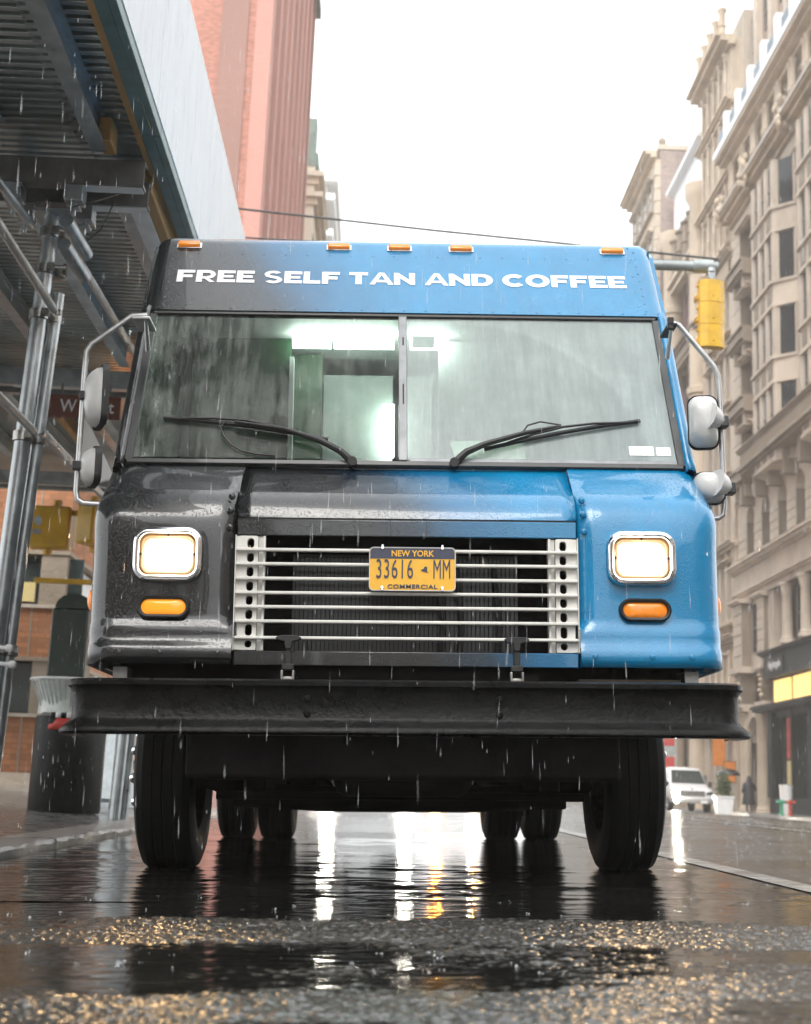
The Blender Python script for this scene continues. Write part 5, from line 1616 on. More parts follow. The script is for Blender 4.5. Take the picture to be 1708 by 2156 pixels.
def heavy_letters(body):
    """broad, heavy sans capitals drawn as flat strips; cap height 1, stroke 0.27"""
    st = 0.32
    out = []
    mb = MB()
    x = 0.0
    def poly(pts, ox): mb.add([(px+ox, pz, 0) for px, pz in pts], [tuple(range(len(pts)))])
    def arc(cx, cz, rx, rz, a0, a1, ox, n=18, tx=st, tz=0.24):
        rows = []
        for i in range(n+1):
            a = math.radians(lerp(a0, a1, i/n))
            rows.append([(ox+cx+rx*math.cos(a), cz+rz*math.sin(a), 0), (ox+cx+(rx-tx)*math.cos(a), cz+(rz-tz)*math.sin(a), 0)])
        mb.grid(rows)
    def rect(a, b, c, d, ox): poly([(a, c), (b, c), (b, d), (a, d)], ox)
    h = 0.245
    for ch in body:
        o = x
        mb = MB(); out.append(mb)
        if ch == ' ': x += 0.42; continue
        if ch in 'FE':
            w = 0.92
            pts = [(0, 0), (st, 0), (st, 0.37), (w*.88, 0.37), (w*.88, 0.37+h), (st, 0.37+h), (st, 1-h), (w, 1-h), (w, 1), (0, 1)]
            if ch == 'E':
                pts = [(0, 0), (w+.02, 0), (w+.02, h), (st, h), (st, 0.40), (w*.9, 0.40), (w*.9, 0.40+.2), (st, 0.60), (st, 1-h), (w, 1-h), (w, 1), (0, 1)]
            poly(pts, o)
        elif ch == 'L':
            w = 0.88; poly([(0, 0), (w, 0), (w, h+.01), (st, h+.01), (st, 1), (0, 1)], o)
        elif ch == 'T':
            w = 0.98; poly([(w/2-st/2, 0), (w/2+st/2, 0), (w/2+st/2, 1-h), (w, 1-h), (w, 1), (0, 1), (0, 1-h), (w/2-st/2, 1-h)], o)
        elif ch == 'N':
            w = 1.10; poly([(0, 0), (st-.01, 0), (st-.01, 0.56), (w-.23, 0), (w, 0), (w, 1), (w-st+.01, 1), (w-st+.01, 0.44), (.23, 1), (0, 1)], o)
        elif ch == 'A':
            w = 1.26; m = w/2
            poly([(0, 0), (.275, 0), (.355, .19), (m, .19), (m, .385), (.44, .385), (m, .80), (m, 1), (m-.14, 1)], o)
            poly([(w, 0), (w-.14-(m-.14)+0.0, 1)][:0] or [(m, .19), (w-.355, .19), (w-.275, 0), (w, 0), (m+.14, 1), (m, 1), (m, .80), (w-.44, .385), (m, .385)], o)
        elif ch == 'D':
            w = 1.12
            poly([(0, 0), (st, 0), (st, 1), (0, 1)], o)
            rect(st, .56, 0, h, o); rect(st, .56, 1-h, 1, o)
            arc(.56, .5, w-.56, .5, -90, 90, o, tz=h)
        elif ch == 'O':
            w = 1.26; arc(w/2, .5, w/2, .53, 0, 360, o, 40, tx=.33, tz=.265)
        elif ch == 'C':
            w = 1.14; arc(.62, .5, .62, .53, 42, 318, o, 34, tx=.33, tz=.265)
        elif ch == 'R':
            w = 1.02
            poly([(0, 0), (st, 0), (st, .27), (st, .47), (st, 1-h), (st, 1), (0, 1)], o)
            rect(st, .58, .27, .47, o); rect(st, .58, 1-h, 1, o)
            arc(.58, .635, w-.60, .365, -90, 90, o, tz=h-.01, tx=.25)
            poly([(.46, .2695), (.70, .2695), (w, 0), (.72, 0), (.50, .22)], o)
        elif ch == 'S':
            w = 0.98
            arc(.47, .725, .455, .30, 28, 250, o, 18, tx=.26, tz=.20)
            arc(.50, .275, .46, .30, 70, -152, o, 18, tx=.26, tz=.20)
            x0, z0 = .47+.455*math.cos(math.radians(250)), .725+.30*math.sin(math.radians(250))
            x1, z1 = .47+.195*math.cos(math.radians(250)), .725+.10*math.sin(math.radians(250))
            x2, z2 = .50+.46*math.cos(math.radians(70)), .275+.30*math.sin(math.radians(70))
            x3, z3 = .50+.20*math.cos(math.radians(70)), .275+.10*math.sin(math.radians(70))
            poly([(x0, z0), (x3, z3), (x2, z2), (x1, z1)], o)
        x += w+0.09
        if ch in 'A': x -= 0.06
    return [m_ for m_ in out if m_.v], x-0.09
mbt, tw_ = heavy_letters("FREE SELF TAN AND COFFEE")
kx, kz = 1.905/tw_, 0.080
ex, ez = Vector((1, 0, 0)), Vector((0, 0.514, 0.858))
c0 = hpt(-0.013, 0.219, 0.0035)
for mb1 in mbt:
    mb1.v = [tuple(c0+ex*((px-tw_/2)*kx)+ez*((pz-0.5)*kz)) for px, pz, _ in mb1.v]
    tp('letter', M_letter, mb1, hdr, smooth=False)
# rivets: tiny domes
rv = MB()
def rivet(x, s_, r=0.0052):
    p = hpt(x, s_, 0.0015)
    a, b = Vector((1, 0, 0)), Vector((0, 0.514, 0.858))
    vs = []
    for (rr, hh) in ((r, 0.0), (r*0.75, 0.0016), (0.0005, 0.0024)):
        for k in range(8):
            vs.append(p+a*rr*math.cos(2*PI*k/8)+b*rr*math.sin(2*PI*k/8)+hn*hh)
    rv.add(vs, [(i*8+k, i*8+(k+1) % 8, (i+1)*8+(k+1) % 8, (i+1)*8+k) for i in range(2) for k in range(8)])
for k in range(22): rivet(-0.98+k*0.0933, 0.375)
for k in range(23): rivet(-1.0+k*0.0909+random.uniform(-.006, .006), 0.012+random.uniform(-.002, .002), 0.0055)
for k in range(9):
    for sx in (-1, 1):
        rivet(sx*(1.005-k*0.001), 0.03+k*0.05); 
        if k % 2 == 0: rivet(sx*0.975, 0.06+k*0.05, 0.005)
tp('rivets', M_paint, rv, hdr)['kind'] = 'stuff'
# marker lamps
for x in (-0.934, -0.287, -0.024, 0.244, 0.904):
    R3 = Matrix.Rotation(-math.atan2(0.514, 0.858), 3, 'X')
    p = hpt(x, 0.428, 0.012)
    mk = tp('marker_lamp', M_amber, MB().obox(p, (0.096, 0.020, 0.030), R3), hdr, bevel=0.008, seg=3)
    mk.name = 'marker_lamp'
    q = hpt(x, 0.428, 0.003)
    tp('marker_base', M_chrome, MB().obox(q, (0.108, 0.006, 0.036), R3), hdr, bevel=0.002)
# --- body box
sh = [(0.30, 0.76), (0.30, 1.54), (0.62, 2.24), (0.86, 2.63), (0.90, 2.66), (5.75, 2.66), (5.75, 0.62), (1.62, 0.62), (1.62, 0.80), (1.48, 0.98), (1.12, 1.06), (0.74, 0.98), (0.62, 0.76)]
for sx in (-1, 1):
    mb = MB(); mb.prism(sh, lambda a, b, d, sx=sx: (sx*(d-0.03*(b-0.8)/1.9*0.9), a+0.012, b), 1.10, 1.118)
    tp('side_wall', M_paint, mb, smooth=False)
    tp('side_window', M_carglass, MB().box(sx*1.10, sx*1.112-sx*0.004, 0.95, 1.65, 1.62, 2.2), smooth=False)
tp('roof', M_paint, MB().box(-1.02, 1.02, 0.95, 5.77, 2.665, 2.695), bevel=0.02)
for sx in (-1, 1):
    tp('roof_rail', M_alu, MB().tube([(sx*1.05, 0.93, 2.655), (sx*1.05, 5.77, 2.655)], 0.036, 12))
tp('rear_wall', M_inner, MB().box(-1.08, 1.08, 5.72, 5.76, 0.62, 2.66), smooth=False)
tp('floor', M_under, MB().box(-1.07, 1.07, 0.50, 5.7, 0.66, 0.72), smooth=False)
tp('wheel_well', M_under, MB().box(-1.07, 1.07, 0.42, 0.48, 0.74, 1.5).box(-1.07, 1.07, 0.485, 1.7, 1.085, 1.12).box(-0.6, -0.575, 0.485, 1.7, 0.73, 1.08).box(0.575, 0.6, 0.485, 1.7, 0.73, 1.08), smooth=False)
# --- cab interior seen through the glass
cab = tp('cab_interior', M_inner, MB().box(-1.05, 1.05, 1.2, 5.6, 2.60, 2.63), smooth=False)
tp('bulkhead', M_innergreen, MB().box(-1.06, -0.555, 1.95, 1.99, 0.73, 2.59).box(-0.56, -0.405, 2.2, 2.24, 0.73, 2.59), cab, smooth=False)
tp('bulkhead_post', M_white, MB().box(-0.56, -0.538, 1.90, 1.948, 0.73, 2.48).box(0.16, 0.19, 1.90, 1.948, 0.73, 2.4), cab, smooth=False)
tp('bulkhead', M_inner, MB().box(0.2, 1.06, 1.95, 1.99, 0.73, 2.59), cab, smooth=False)
tp('light_strip', M_ledstrip, MB().box(-0.545, -0.35, 1.86, 1.90, 2.525, 2.575), cab, smooth=False)
tp('light_strip', M_ledstrip, MB().box(-0.335, -0.03, 1.86, 1.90, 2.525, 2.575), cab, smooth=False)
tp('light_strip', M_ledstrip, MB().box(0.053, 0.24, 1.86, 1.90, 2.525, 2.575), cab, smooth=False)
tp('light_strip', M_ledstrip, MB().box(-0.083, -0.022, 2.2, 2.24, 2.04, 2.32), cab, smooth=False)
tp('rear_panel', M_innerpale, MB().box(-0.40, -0.03, 2.28, 2.30, 0.8, 2.50), cab, smooth=False)
tp('rear_panel', M_innerpale, MB().box(0.03, 0.19, 2.28, 2.30, 0.8, 2.50), cab, smooth=False)
tp('dashboard', M_seat, MB().box(-1.04, 1.04, 0.40, 0.78, 1.30, 1.535), cab, bevel=0.03)
mb = MB().tube([(0.56+0.2*math.cos(2*PI*k/28), 0.86+0.10*math.sin(2*PI*k/28), 1.62+0.16*math.sin(2*PI*k/28)) for k in range(29)], 0.014, 8)
tp('steering_wheel', M_seat, mb.tube([(0.56, 0.78, 1.52), (0.56, 0.86, 1.62)], 0.02, 8).tube([(0.36, 0.86, 1.62), (0.76, 0.86, 1.62)], 0.012, 6), cab)
tp('seat', M_seat, MB().box(0.34, 0.80, 1.35, 1.48, 1.2, 1.95).box(0.34, 0.80, 0.95, 1.5, 1.08, 1.2), cab, bevel=0.04)
tp('air_freshener_card', M_alu, MB().obox(gp(0.075, 0.86, -0.03), (0.09, 0.012, 0.05)), cab, bevel=0.004)
tp('paper', M_paper, MB().add([gp(0.19, 0.03, -0.02), gp(0.46, 0.03, -0.02), gp(0.46, 0.17, -0.03), gp(0.17, 0.16, -0.03)], [(0, 1, 2, 3)]), cab, smooth=False)
# stickers inside the corner of the right pane
def sticker(x0, x1, t0, t1, m): return tp('sticker', m, MB().add([gp(x0, t0, 0.002), gp(x1, t0, 0.002), gp(x1, t1, 0.002), gp(x0, t1, 0.002)], [(0, 1, 2, 3)]), wf, smooth=False)
s1 = sticker(0.86, 0.955, 0.045, 0.105, M_paper)
for k in range(3):
    tp('sticker_line', M_galv, MB().add([gp(0.872, 0.056+k*0.014, 0.0028), gp(0.943, 0.056+k*0.014, 0.0028), gp(0.943, 0.061+k*0.014, 0.0028), gp(0.872, 0.061+k*0.014, 0.0028)], [(0, 1, 2, 3)]), s1, smooth=False)
sticker(0.965, 1.02, 0.045, 0.10, M_alu)
# --- wipers
def wiper(pts, blade, hoop):
    def g(x, t, o): return gp(x, t, o)
    w = tp('wiper', M_rubber, MB().tube([g(x, t, o) for x, t, o in pts], [0.015, 0.014, 0.012, 0.009, 0.006][:len(pts)], 8))
    (x0, t0), (x1, t1) = blade
    n = 10
    tp('blade', M_rubber, MB().tube([g(lerp(x0, x1, i/n), lerp(t0, t1, i/n)+0.012*math.sin(PI*i/n), 0.012+0.004*math.sin(PI*i/n)) for i in range(n+1)], 0.0085, 6), w)
    tp('blade_frame', M_rubber, MB().tube([g(lerp(x0, x1, 0.08), lerp(t0, t1, 0.08), 0.016), g(lerp(x0, x1, 0.3), lerp(t0, t1, 0.3)+0.022, 0.028), g(lerp(x0, x1, 0.5), lerp(t0, t1, 0.5)+0.03, 0.034), g(lerp(x0, x1, 0.7), lerp(t0, t1, 0.7)+0.022, 0.028), g(lerp(x0, x1, 0.92), lerp(t0, t1, 0.92), 0.016)], 0.005, 6), w)
    tp('hose', M_rubber, MB().tube([g(x, t, o) for x, t, o in hoop], 0.0035, 6), w)
    p = gp(pts[0][0], pts[0][1], pts[0][2])
    tp('pivot', M_rubber, MB().lathe([(0.018, -0.02), (0.018, 0.012), (0.012, 0.018)], p, 'y', 12), w)
wiper([(-0.205, -0.03, 0.012), (-0.25, 0.02, 0.03), (-0.33, 0.082, 0.036), (-0.47, 0.155, 0.036), (-0.66, 0.20, 0.034)], ((-0.30, 0.115), (-0.94, 0.245)), [(-0.70, 0.205, 0.03), (-0.715, 0.17, 0.026), (-0.70, 0.12, 0.02), (-0.67, 0.07, 0.014), (-0.63, 0.035, 0.010), (-0.57, 0.016, 0.008), (-0.5, 0.010, 0.006)])
wiper([(0.182, -0.03, 0.012), (0.23, 0.025, 0.03), (0.30, 0.07, 0.036), (0.46, 0.15, 0.036), (0.60, 0.20, 0.034)], ((0.30, 0.062), (0.915, 0.265)), [(0.45, 0.155, 0.035), (0.47, 0.20, 0.035), (0.52, 0.225, 0.035), (0.60, 0.205, 0.035)])
# --- mirrors
def mirror_head(sx, cx, cz, w, h, y, ang, side, boss=True, dk=1.0):
    R3 = Matrix.Rotation(ang, 3, 'Z')
    def P(a, d, b): v = R3 @ Vector((a, d, 0)); return (cx+v.x, y+v.y, cz+b)
    rows = []
    for k, d in ((0.01, -0.07), (0.2, -0.0695), (0.4, -0.067), (0.6, -0.061), (0.75, -0.053), (0.86, -0.041), (0.94, -0.024), (0.985, 0.0)):
        rows.append([P(a, d*dk, b) for a, b in rrect(w*k, h*k, min(w, h)*k*(0.49 if k < 0.9 else 0.33), 6)])
    hd = tp('mirror', M_mirror, MB().grid(rows, closed=True), ang=60)
    rows = [[P(a*k, d, b*k) for a, b in rrect(w, h, 0.035, 6)] for k, d in ((0.985, 0.0), (1.03, -0.006), (1.05, 0.006), (1.03, 0.02), (0.95, 0.022))]
    tp('gasket', M_rubber, MB().grid(rows, closed=True), hd, ang=60)
    rows = [[P(a*k, 0.018, b*k) for a, b in rrect(w, h, 0.035, 6)] for k in (0.01, 0.95)]
    tp('mirror_glass', M_chrome, MB().grid(rows, closed=True), hd)
    if not boss:
        tp('clamp', M_trim, MB().obox(P(0, -0.055, 0), (0.04, 0.035, 0.035)), hd, bevel=0.005)
        return
    # tapered boss reaching to the arm
    p0 = Vector(P(side*w*0.15, -0.052, 0.01)); p1 = Vector(P(side*w*0.60, -0.02, -0.005))
    tp('boss', M_mirror, MB().tube([p0, p0.lerp(p1, 0.55), p1], [0.055, 0.042, 0.022], 10), hd)
    tp('clamp', M_trim, MB().obox(p1.lerp(p0, -0.12), (0.034, 0.05, 0.045)), hd, bevel=0.005)
Y0 = 0.25
M_arm = M_alu
armR = tp('mirror_arm', M_arm, MB().tube([(1.04, 0.40, 2.02), (1.03, 0.25, 2.115), (1.055, 0.25, 2.105), (1.185, 0.25, 1.94), (1.20, 0.25, 1.90), (1.203, 0.25, 1.85), (1.206, 0.25, 1.40), (1.20, 0.25, 1.355), (1.18, 0.25, 1.342), (1.10, 0.27, 1.338)], 0.0105, 10))
tp('arm_bracket', M_rubber, MB().box(1.01, 1.05, 0.24, 0.40, 2.10, 2.112).box(1.01, 1.035, 0.24, 0.262, 2.085, 2.135), armR, bevel=0.004)
mirror_head(1, 1.135, 1.714, 0.112, 0.205, 0.245, -0.18, 1)
mirror_head(1, 1.148, 1.456, 0.118, 0.122, 0.245, -0.12, 1)
armL = tp('mirror_arm', M_arm, MB().tube([(-1.02, 0.40, 2.02), (-1.01, 0.25, 2.115), (-1.06, 0.25, 2.11), (-1.21, 0.25, 1.995), (-1.228, 0.25, 1.965), (-1.230, 0.25, 1.90), (-1.238, 0.25, 1.42), (-1.232, 0.25, 1.385), (-1.21, 0.25, 1.372), (-1.10, 0.27, 1.368)], 0.0105, 10))
tp('arm_bracket', M_alu, MB().box(-1.06, -0.99, 0.24, 0.40, 2.095, 2.108), armL, bevel=0.004)
mirror_head(-1, -1.172, 1.785, 0.17, 0.225, 0.26, -1.2, -1, False, 0.85)
mirror_head(-1, -1.183, 1.512, 0.15, 0.14, 0.26, -1.2, -1, False, 0.7)
# --- wheels
def wheel(cx, cy, r, w, dish, front):
    sx = 1 if dish > 0 else -1
    prof = [(r*0.58, -w*0.42), (r*0.70, -w*0.49), (r*0.86, -w*0.5), (r*0.955, -w*0.44), (r, -w*0.33), (r, -w*0.18), (r*0.985, -w*0.165), (r, -w*0.15), (r, -w*0.02), (r*0.985, 0.0), (r, w*0.02), (r, w*0.15), (r*0.985, w*0.165), (r, w*0.18), (r, w*0.33), (r*0.955, w*0.44), (r*0.86, w*0.5), (r*0.70, w*0.49), (r*0.58, w*0.42)]
    wh = tp('wheel', M_tyre, MB().lathe(prof, (cx, cy, r-0.006), 'x', 48, cap=False), ang=30)
    e = sx*w/2
    tp('rim', M_steel, MB().lathe([(r*0.59, -w*0.42), (r*0.52, -w*0.2), (r*0.50, sx*w*0.1), (r*0.30, sx*w*(0.25 if front else -0.2)), (0.05, sx*w*(0.3 if front else -0.2))] if sx > 0 else [(r*0.59, w*0.42), (r*0.52, w*0.2), (r*0.50, -w*0.1), (r*0.30, -w*0.25 if front else w*0.2), (0.05, -w*0.3 if front else w*0.2)], (cx, cy, r-0.006), 'x', 32, cap=False), wh)
    if front:
        tp('hub', M_chrome, MB().lathe([(0.085, sx*w*0.2), (0.085, sx*(w*0.5+0.03)), (0.05, sx*(w*0.5+0.055)), (0.01, sx*(w*0.5+0.058))], (cx, cy, r), 'x', 20), wh)
        for k in range(8):
            a = 2*PI*k/8+0.2
            tp('wheel_nut', M_chrome, MB().lathe([(0.022, 0), (0.022, sx*0.03), (0.014, sx*0.045), (0.003, sx*0.05)], (cx+sx*(w*0.5+0.002), cy+0.15*math.cos(a), r+0.15*math.sin(a)), 'x', 8), wh)
        tp('hub_flange', M_steel, MB().lathe([(0.2, sx*w*0.18), (0.19, sx*(w*0.5))], (cx, cy, r), 'x', 24), wh)
for sx in (-1, 1):
    wheel(sx*0.945, 1.12, 0.395, 0.24, sx, True)
    wheel(sx*0.995, 4.50, 0.395, 0.23, sx, False)
    wheel(sx*0.735, 4.50, 0.395, 0.23, sx, False)
# --- chassis and running gear
ch = tp('chassis', M_under, MB().box(-0.46, -0.39, 0.0, 5.7, 0.55, 0.72).box(0.39, 0.46, 0.0, 5.7, 0.55, 0.72).box(-0.39, 0.39, 5.5, 5.6, 0.56, 0.7).box(-0.39, 0.39, 2.9, 3.0, 0.56, 0.7), smooth=False)
tp('front_crossmember', M_under, MB().box(-0.98, 1.0, 0.16, 0.30, 0.60, 0.745), ch, smooth=False)
for x in (-1.015, 1.025): tp('frame_horn', M_alu, MB().box(x-0.025, x+0.025, 0.10, 0.36, 0.62, 0.75), ch, smooth=False)
tp('tan_panel', M_limedk, MB().box(0.62, 0.985, 0.10, 0.155, 0.69, 0.72), ch, smooth=False)
tp('front_axle', M_under, MB().tube([(-0.8, 1.12, 0.38), (-0.6, 1.12, 0.30), (-0.3, 1.12, 0.285), (0.3, 1.12, 0.285), (0.6, 1.12, 0.30), (0.8, 1.12, 0.38)], 0.055, 10), ch)
for a in ((-0.6, -0.52, 0.5, 1.8, 0.32, 0.37), (0.52, 0.6, 0.5, 1.8, 0.32, 0.37)): tp('leaf_spring', M_under, MB().box(*a), ch, bevel=0.01)
for a in ((-0.69, -0.5, 0.98, 1.26, 0.25, 0.31), (0.5, 0.69, 0.98, 1.26, 0.25, 0.31)): tp('spring_clamp', M_under, MB().box(*a), ch, bevel=0.01)
tp('tie_rod', M_under, MB().tube([(-0.75, 0.92, 0.30), (0.75, 0.92, 0.30)], 0.018, 8), ch)
tp('engine_sump', M_under, MB().box(-0.26, 0.26, 0.42, 1.6, 0.30, 0.75), ch, bevel=0.05)
tp('skid_panel', M_under, MB().box(-0.80, 0.80, 0.30, 0.46, 0.36, 0.60), ch, bevel=0.02)
tp('under_tray', M_under, MB().box(-0.7, 0.7, 2.0, 4.0, 0.42, 0.6), ch, bevel=0.02)
tp('fuel_tank', M_under, MB().box(0.48, 0.95, 2.1, 3.4, 0.34, 0.62), ch, bevel=0.05)
tp('battery_box', M_under, MB().box(-0.95, -0.5, 2.2, 3.2, 0.36, 0.62), ch, bevel=0.03)
tp('rear_axle', M_under, MB().tube([(-0.8, 4.5, 0.39), (0.8, 4.5, 0.39)], 0.075, 12), ch)
mb = MB(); mb.lathe([(0.03, -0.17), (0.13, -0.14), (0.195, -0.06), (0.205, 0.0), (0.195, 0.06), (0.13, 0.14), (0.03, 0.17)], (0.03, 4.5, 0.40), 'x', 20)
tp('differential', M_under, mb, ch)
tp('drive_shaft', M_under, MB().tube([(0.0, 1.6, 0.46), (0.03, 4.35, 0.40)], 0.05, 10), ch)
tp('rear_spring', M_under, MB().box(-0.56, -0.46, 3.8, 5.2, 0.24, 0.34).box(0.44, 0.54, 3.8, 5.2, 0.24, 0.34).box(0.36, 0.56, 4.4, 4.62, 0.215, 0.26).box(-0.58, -0.40, 4.4, 4.62, 0.225, 0.26), ch, bevel=0.01)
tp('exhaust', M_steel, MB().tube([(-0.3, 1.5, 0.42), (-0.3, 3.4, 0.34), (-0.33, 4.1, 0.30)], 0.035, 10), ch)
tp('hanging_bracket', M_under, MB().box(0.26, 0.31, 4.0, 4.1, 0.235, 0.5).box(-0.18, -0.14, 3.6, 3.7, 0.25, 0.5), ch, bevel=0.01)
tp('rear_bumper', M_under, MB().box(-1.0, 1.0, 5.76, 5.95, 0.50, 0.62), ch, smooth=False)
for x in (-0.78, 0.78): tp('mud_flap', M_rubber, MB().box(x-0.26, x+0.26, 5.05, 5.06, 0.30, 0.7), ch, smooth=False)

for (x, y, z, w) in ((-0.46, 4.2, 0.235, 0.05), (-0.28, 4.05, 0.245, 0.04), (-0.36, 4.3, 0.225, 0.03), (0.42, 4.15, 0.24, 0.05), (0.18, 4.0, 0.245, 0.04), (-0.1, 4.1, 0.235, 0.05)):
    tp('hanging_bracket', M_under, MB().box(x-w/2, x+w/2, y, y+0.08, z, 0.5), ch, bevel=0.008)
# ------------------------------------------------------------------ vehicles further down the street
def car_body(t, m, L, W_, prof, lower=0.3):
    """prof: list of (y, z, half width factor) over the top centre line from nose to tail, lofted"""
    rows = []
    for (y, z, k) in prof:
        hw = W_/2
        top = hw*k
        belt = min(z, prof_belt)
        row = [(-hw*0.94, y, lower), (-hw, y, lower+0.2), (-hw, y, belt*0.97)]
        row += [(-lerp(hw, top, 0.35), y, lerp(belt, z, 0.25)), (-lerp(hw, top, 0.95), y, lerp(belt, z, 0.92)), (-top*0.85, y, z), (0, y, z+0.02), (top*0.85, y, z), (lerp(hw, top, 0.95), y, lerp(belt, z, 0.92)), (lerp(hw, top, 0.35), y, lerp(belt, z, 0.25))]
        row += [(hw, y, belt*0.97), (hw, y, lower+0.2), (hw*0.94, y, lower)]
        rows.append(row)
    mb = MB(); mb.grid(rows)
    n = len(rows[0]); k = len(mb.v)
    mb.f.append(tuple(range(n))[::-1]); mb.f.append(tuple(range(k-n, k)))
    return mb.build('body', m, t, ang=50)
prof_belt = 1.0
def small_wheel(t, x, y, r, w):
    sx = 1 if x > 0 else -1
    wv = MB().lathe([(r*.6, -w/2), (r*.9, -w/2), (r, -w*.35), (r, w*.35), (r*.9, w/2), (r*.6, w/2)], (x, y, r), 'x', 24, cap=False).build('wheel', M_tyre, t)
    MB().lathe([(r*.62, sx*w*.45), (r*.5, sx*w*.3), (0.03, sx*w*.4)], (x, y, r), 'x', 20, cap=False).build('rim', M_alu, wv)
def white_van():
    global prof_belt
    X, Y = 15.1, 66.0
    t = thing('white_van', 'white van with a dark windscreen at the right kerb beyond the truck wheel', 'van', (X, Y, zr(X)))
    prof_belt = 1.05
    car_body(t, M_vanwhite, 5.2, 2.0, [(0.0, 0.86, .90), (0.05, 0.98, .9), (0.25, 1.10, .88), (0.75, 1.24, .86), (0.95, 1.30, .85), (1.65, 2.0, .78), (1.9, 2.09, .78), (5.1, 2.09, .80), (5.25, 1.9, .8)], 0.42)
    def ws(x, k): return (x, 0.93+k*0.68, 1.33+k*0.66)
    MB().add([ws(-0.80, 0.02), ws(0.80, 0.02), ws(0.70, 0.93), ws(-0.70, 0.93)], [(0, 1, 2, 3)]).build('windscreen', M_carglass, t, smooth=False, solid=0.05)
    for sx in (-1, 1):
        MB().box(sx*0.985, sx*1.004, 1.5, 2.5, 1.2, 1.75).build('side_window', M_carglass, t, smooth=False)
        hl = MB().box(sx*0.62, sx*0.95, -0.03, 0.06, 0.80, 0.98).build('headlight', M_chrome, t, bevel=0.02)
        if sx < 0:
            MB().box(-0.93, -0.66, -0.04, -0.031, 0.82, 0.95).build('lens', M_headvan, hl, smooth=False)
        else:
            MB().box(0.66, 0.92, -0.04, -0.031, 0.82, 0.96).build('lens', M_winglass, hl, smooth=False)
        MB().box(sx*1.02, sx*1.20, 1.15, 1.25, 1.18, 1.45).build('mirror', M_trim, t, bevel=0.03)
        small_wheel(t, sx*0.88, 0.95, 0.36, 0.24); small_wheel(t, sx*0.88, 4.2, 0.36, 0.24)
    MB().lathe([(0.09, -0.03), (0.09, 0.02)], (-0.80, -0.12, 0.52), 'y', 12).build('fog_lamp', M_headblue, t)
    g = MB().box(-0.58, 0.58, -0.035, 0.05, 0.74, 0.98).build('grille', M_trim, t, bevel=0.02)
    for k in range(3):
        MB().box(-0.56, 0.56, -0.045, -0.036, 0.78+k*0.065, 0.80+k*0.065).build('slat', M_alu, g, smooth=False)
    MB().lathe([(0.07, -0.05), (0.07, -0.036)], (0, 0.16, 1.03), 'y', 14).build('badge', M_navy, t)
    MB().box(-0.98, 0.98, -0.13, 0.08, 0.42, 0.64).build('bumper', M_alu, t, bevel=0.05)
    MB().box(0.35, 0.68, -0.145, -0.132, 0.42, 0.56).build('number_plate', M_white, t, smooth=False)
    return t
white_van()
def sedan(name, label, X, Y, m, lamp, turn=None):
    global prof_belt
    t = thing(name, label, 'car', (X, Y, zr(X)))
    prof_belt = 0.88
    car_body(t, m, 4.6, 1.8, [(0.0, 0.62, .86), (0.08, 0.76, .88), (0.5, 0.84, .88), (1.15, 0.93, .86), (1.85, 1.36, .66), (2.3, 1.44, .66), (3.2, 1.40, .66), (3.9, 1.02, .8), (4.5, 0.96, .85), (4.62, 0.7, .86)], 0.24)
    MB().add([(-0.70, 1.18, 0.965), (0.70, 1.18, 0.965), (0.58, 1.80, 1.35), (-0.58, 1.80, 1.35)], [(0, 1, 2, 3)]).build('windscreen', M_carglass, t, smooth=False, solid=0.03)
    for sx in (-1, 1):
        hl = MB().box(sx*0.54, sx*0.84, -0.03, 0.08, 0.58, 0.72).build('headlight', M_chrome, t, bevel=0.03)
        MB().box(sx*0.60, sx*0.78, -0.04, -0.031, 0.60, 0.70).build('lens', M_headblue if (turn and sx > 0) else lamp, hl, smooth=False)
        if turn:
            MB().box(sx*0.86, sx*0.90, -0.02, 0.02, 0.56, 0.68).build('turn_lamp', turn, hl, smooth=False)
            MB().lathe([(0.06, -0.03), (0.06, 0.01)], (sx*0.62, -0.03, 0.38), 'y', 12).build('fog_lamp', turn, t)
        MB().box(sx*0.90, sx*1.05, 1.35, 1.45, 0.95, 1.08).build('mirror', m, t, bevel=0.03)
        small_wheel(t, sx*0.78, 0.85, 0.31, 0.2); small_wheel(t, sx*0.78, 3.6, 0.31, 0.2)
    MB().box(-0.5, 0.5, -0.025, 0.04, 0.52, 0.70).build('grille', M_trim, t, bevel=0.01)
    MB().box(-0.86, 0.86, -0.09, 0.08, 0.26, 0.46).build('bumper', m, t, bevel=0.04)
    return t
sedan('parked_car', 'silver car with white headlamps parked just behind the truck', -0.13, 25.0, M_carsilver, M_headfar)
sedan('taxi', 'yellow taxi with orange lamps further back behind the truck', 3.3, 58.0, M_taxi, M_turnfar, M_turnfar)

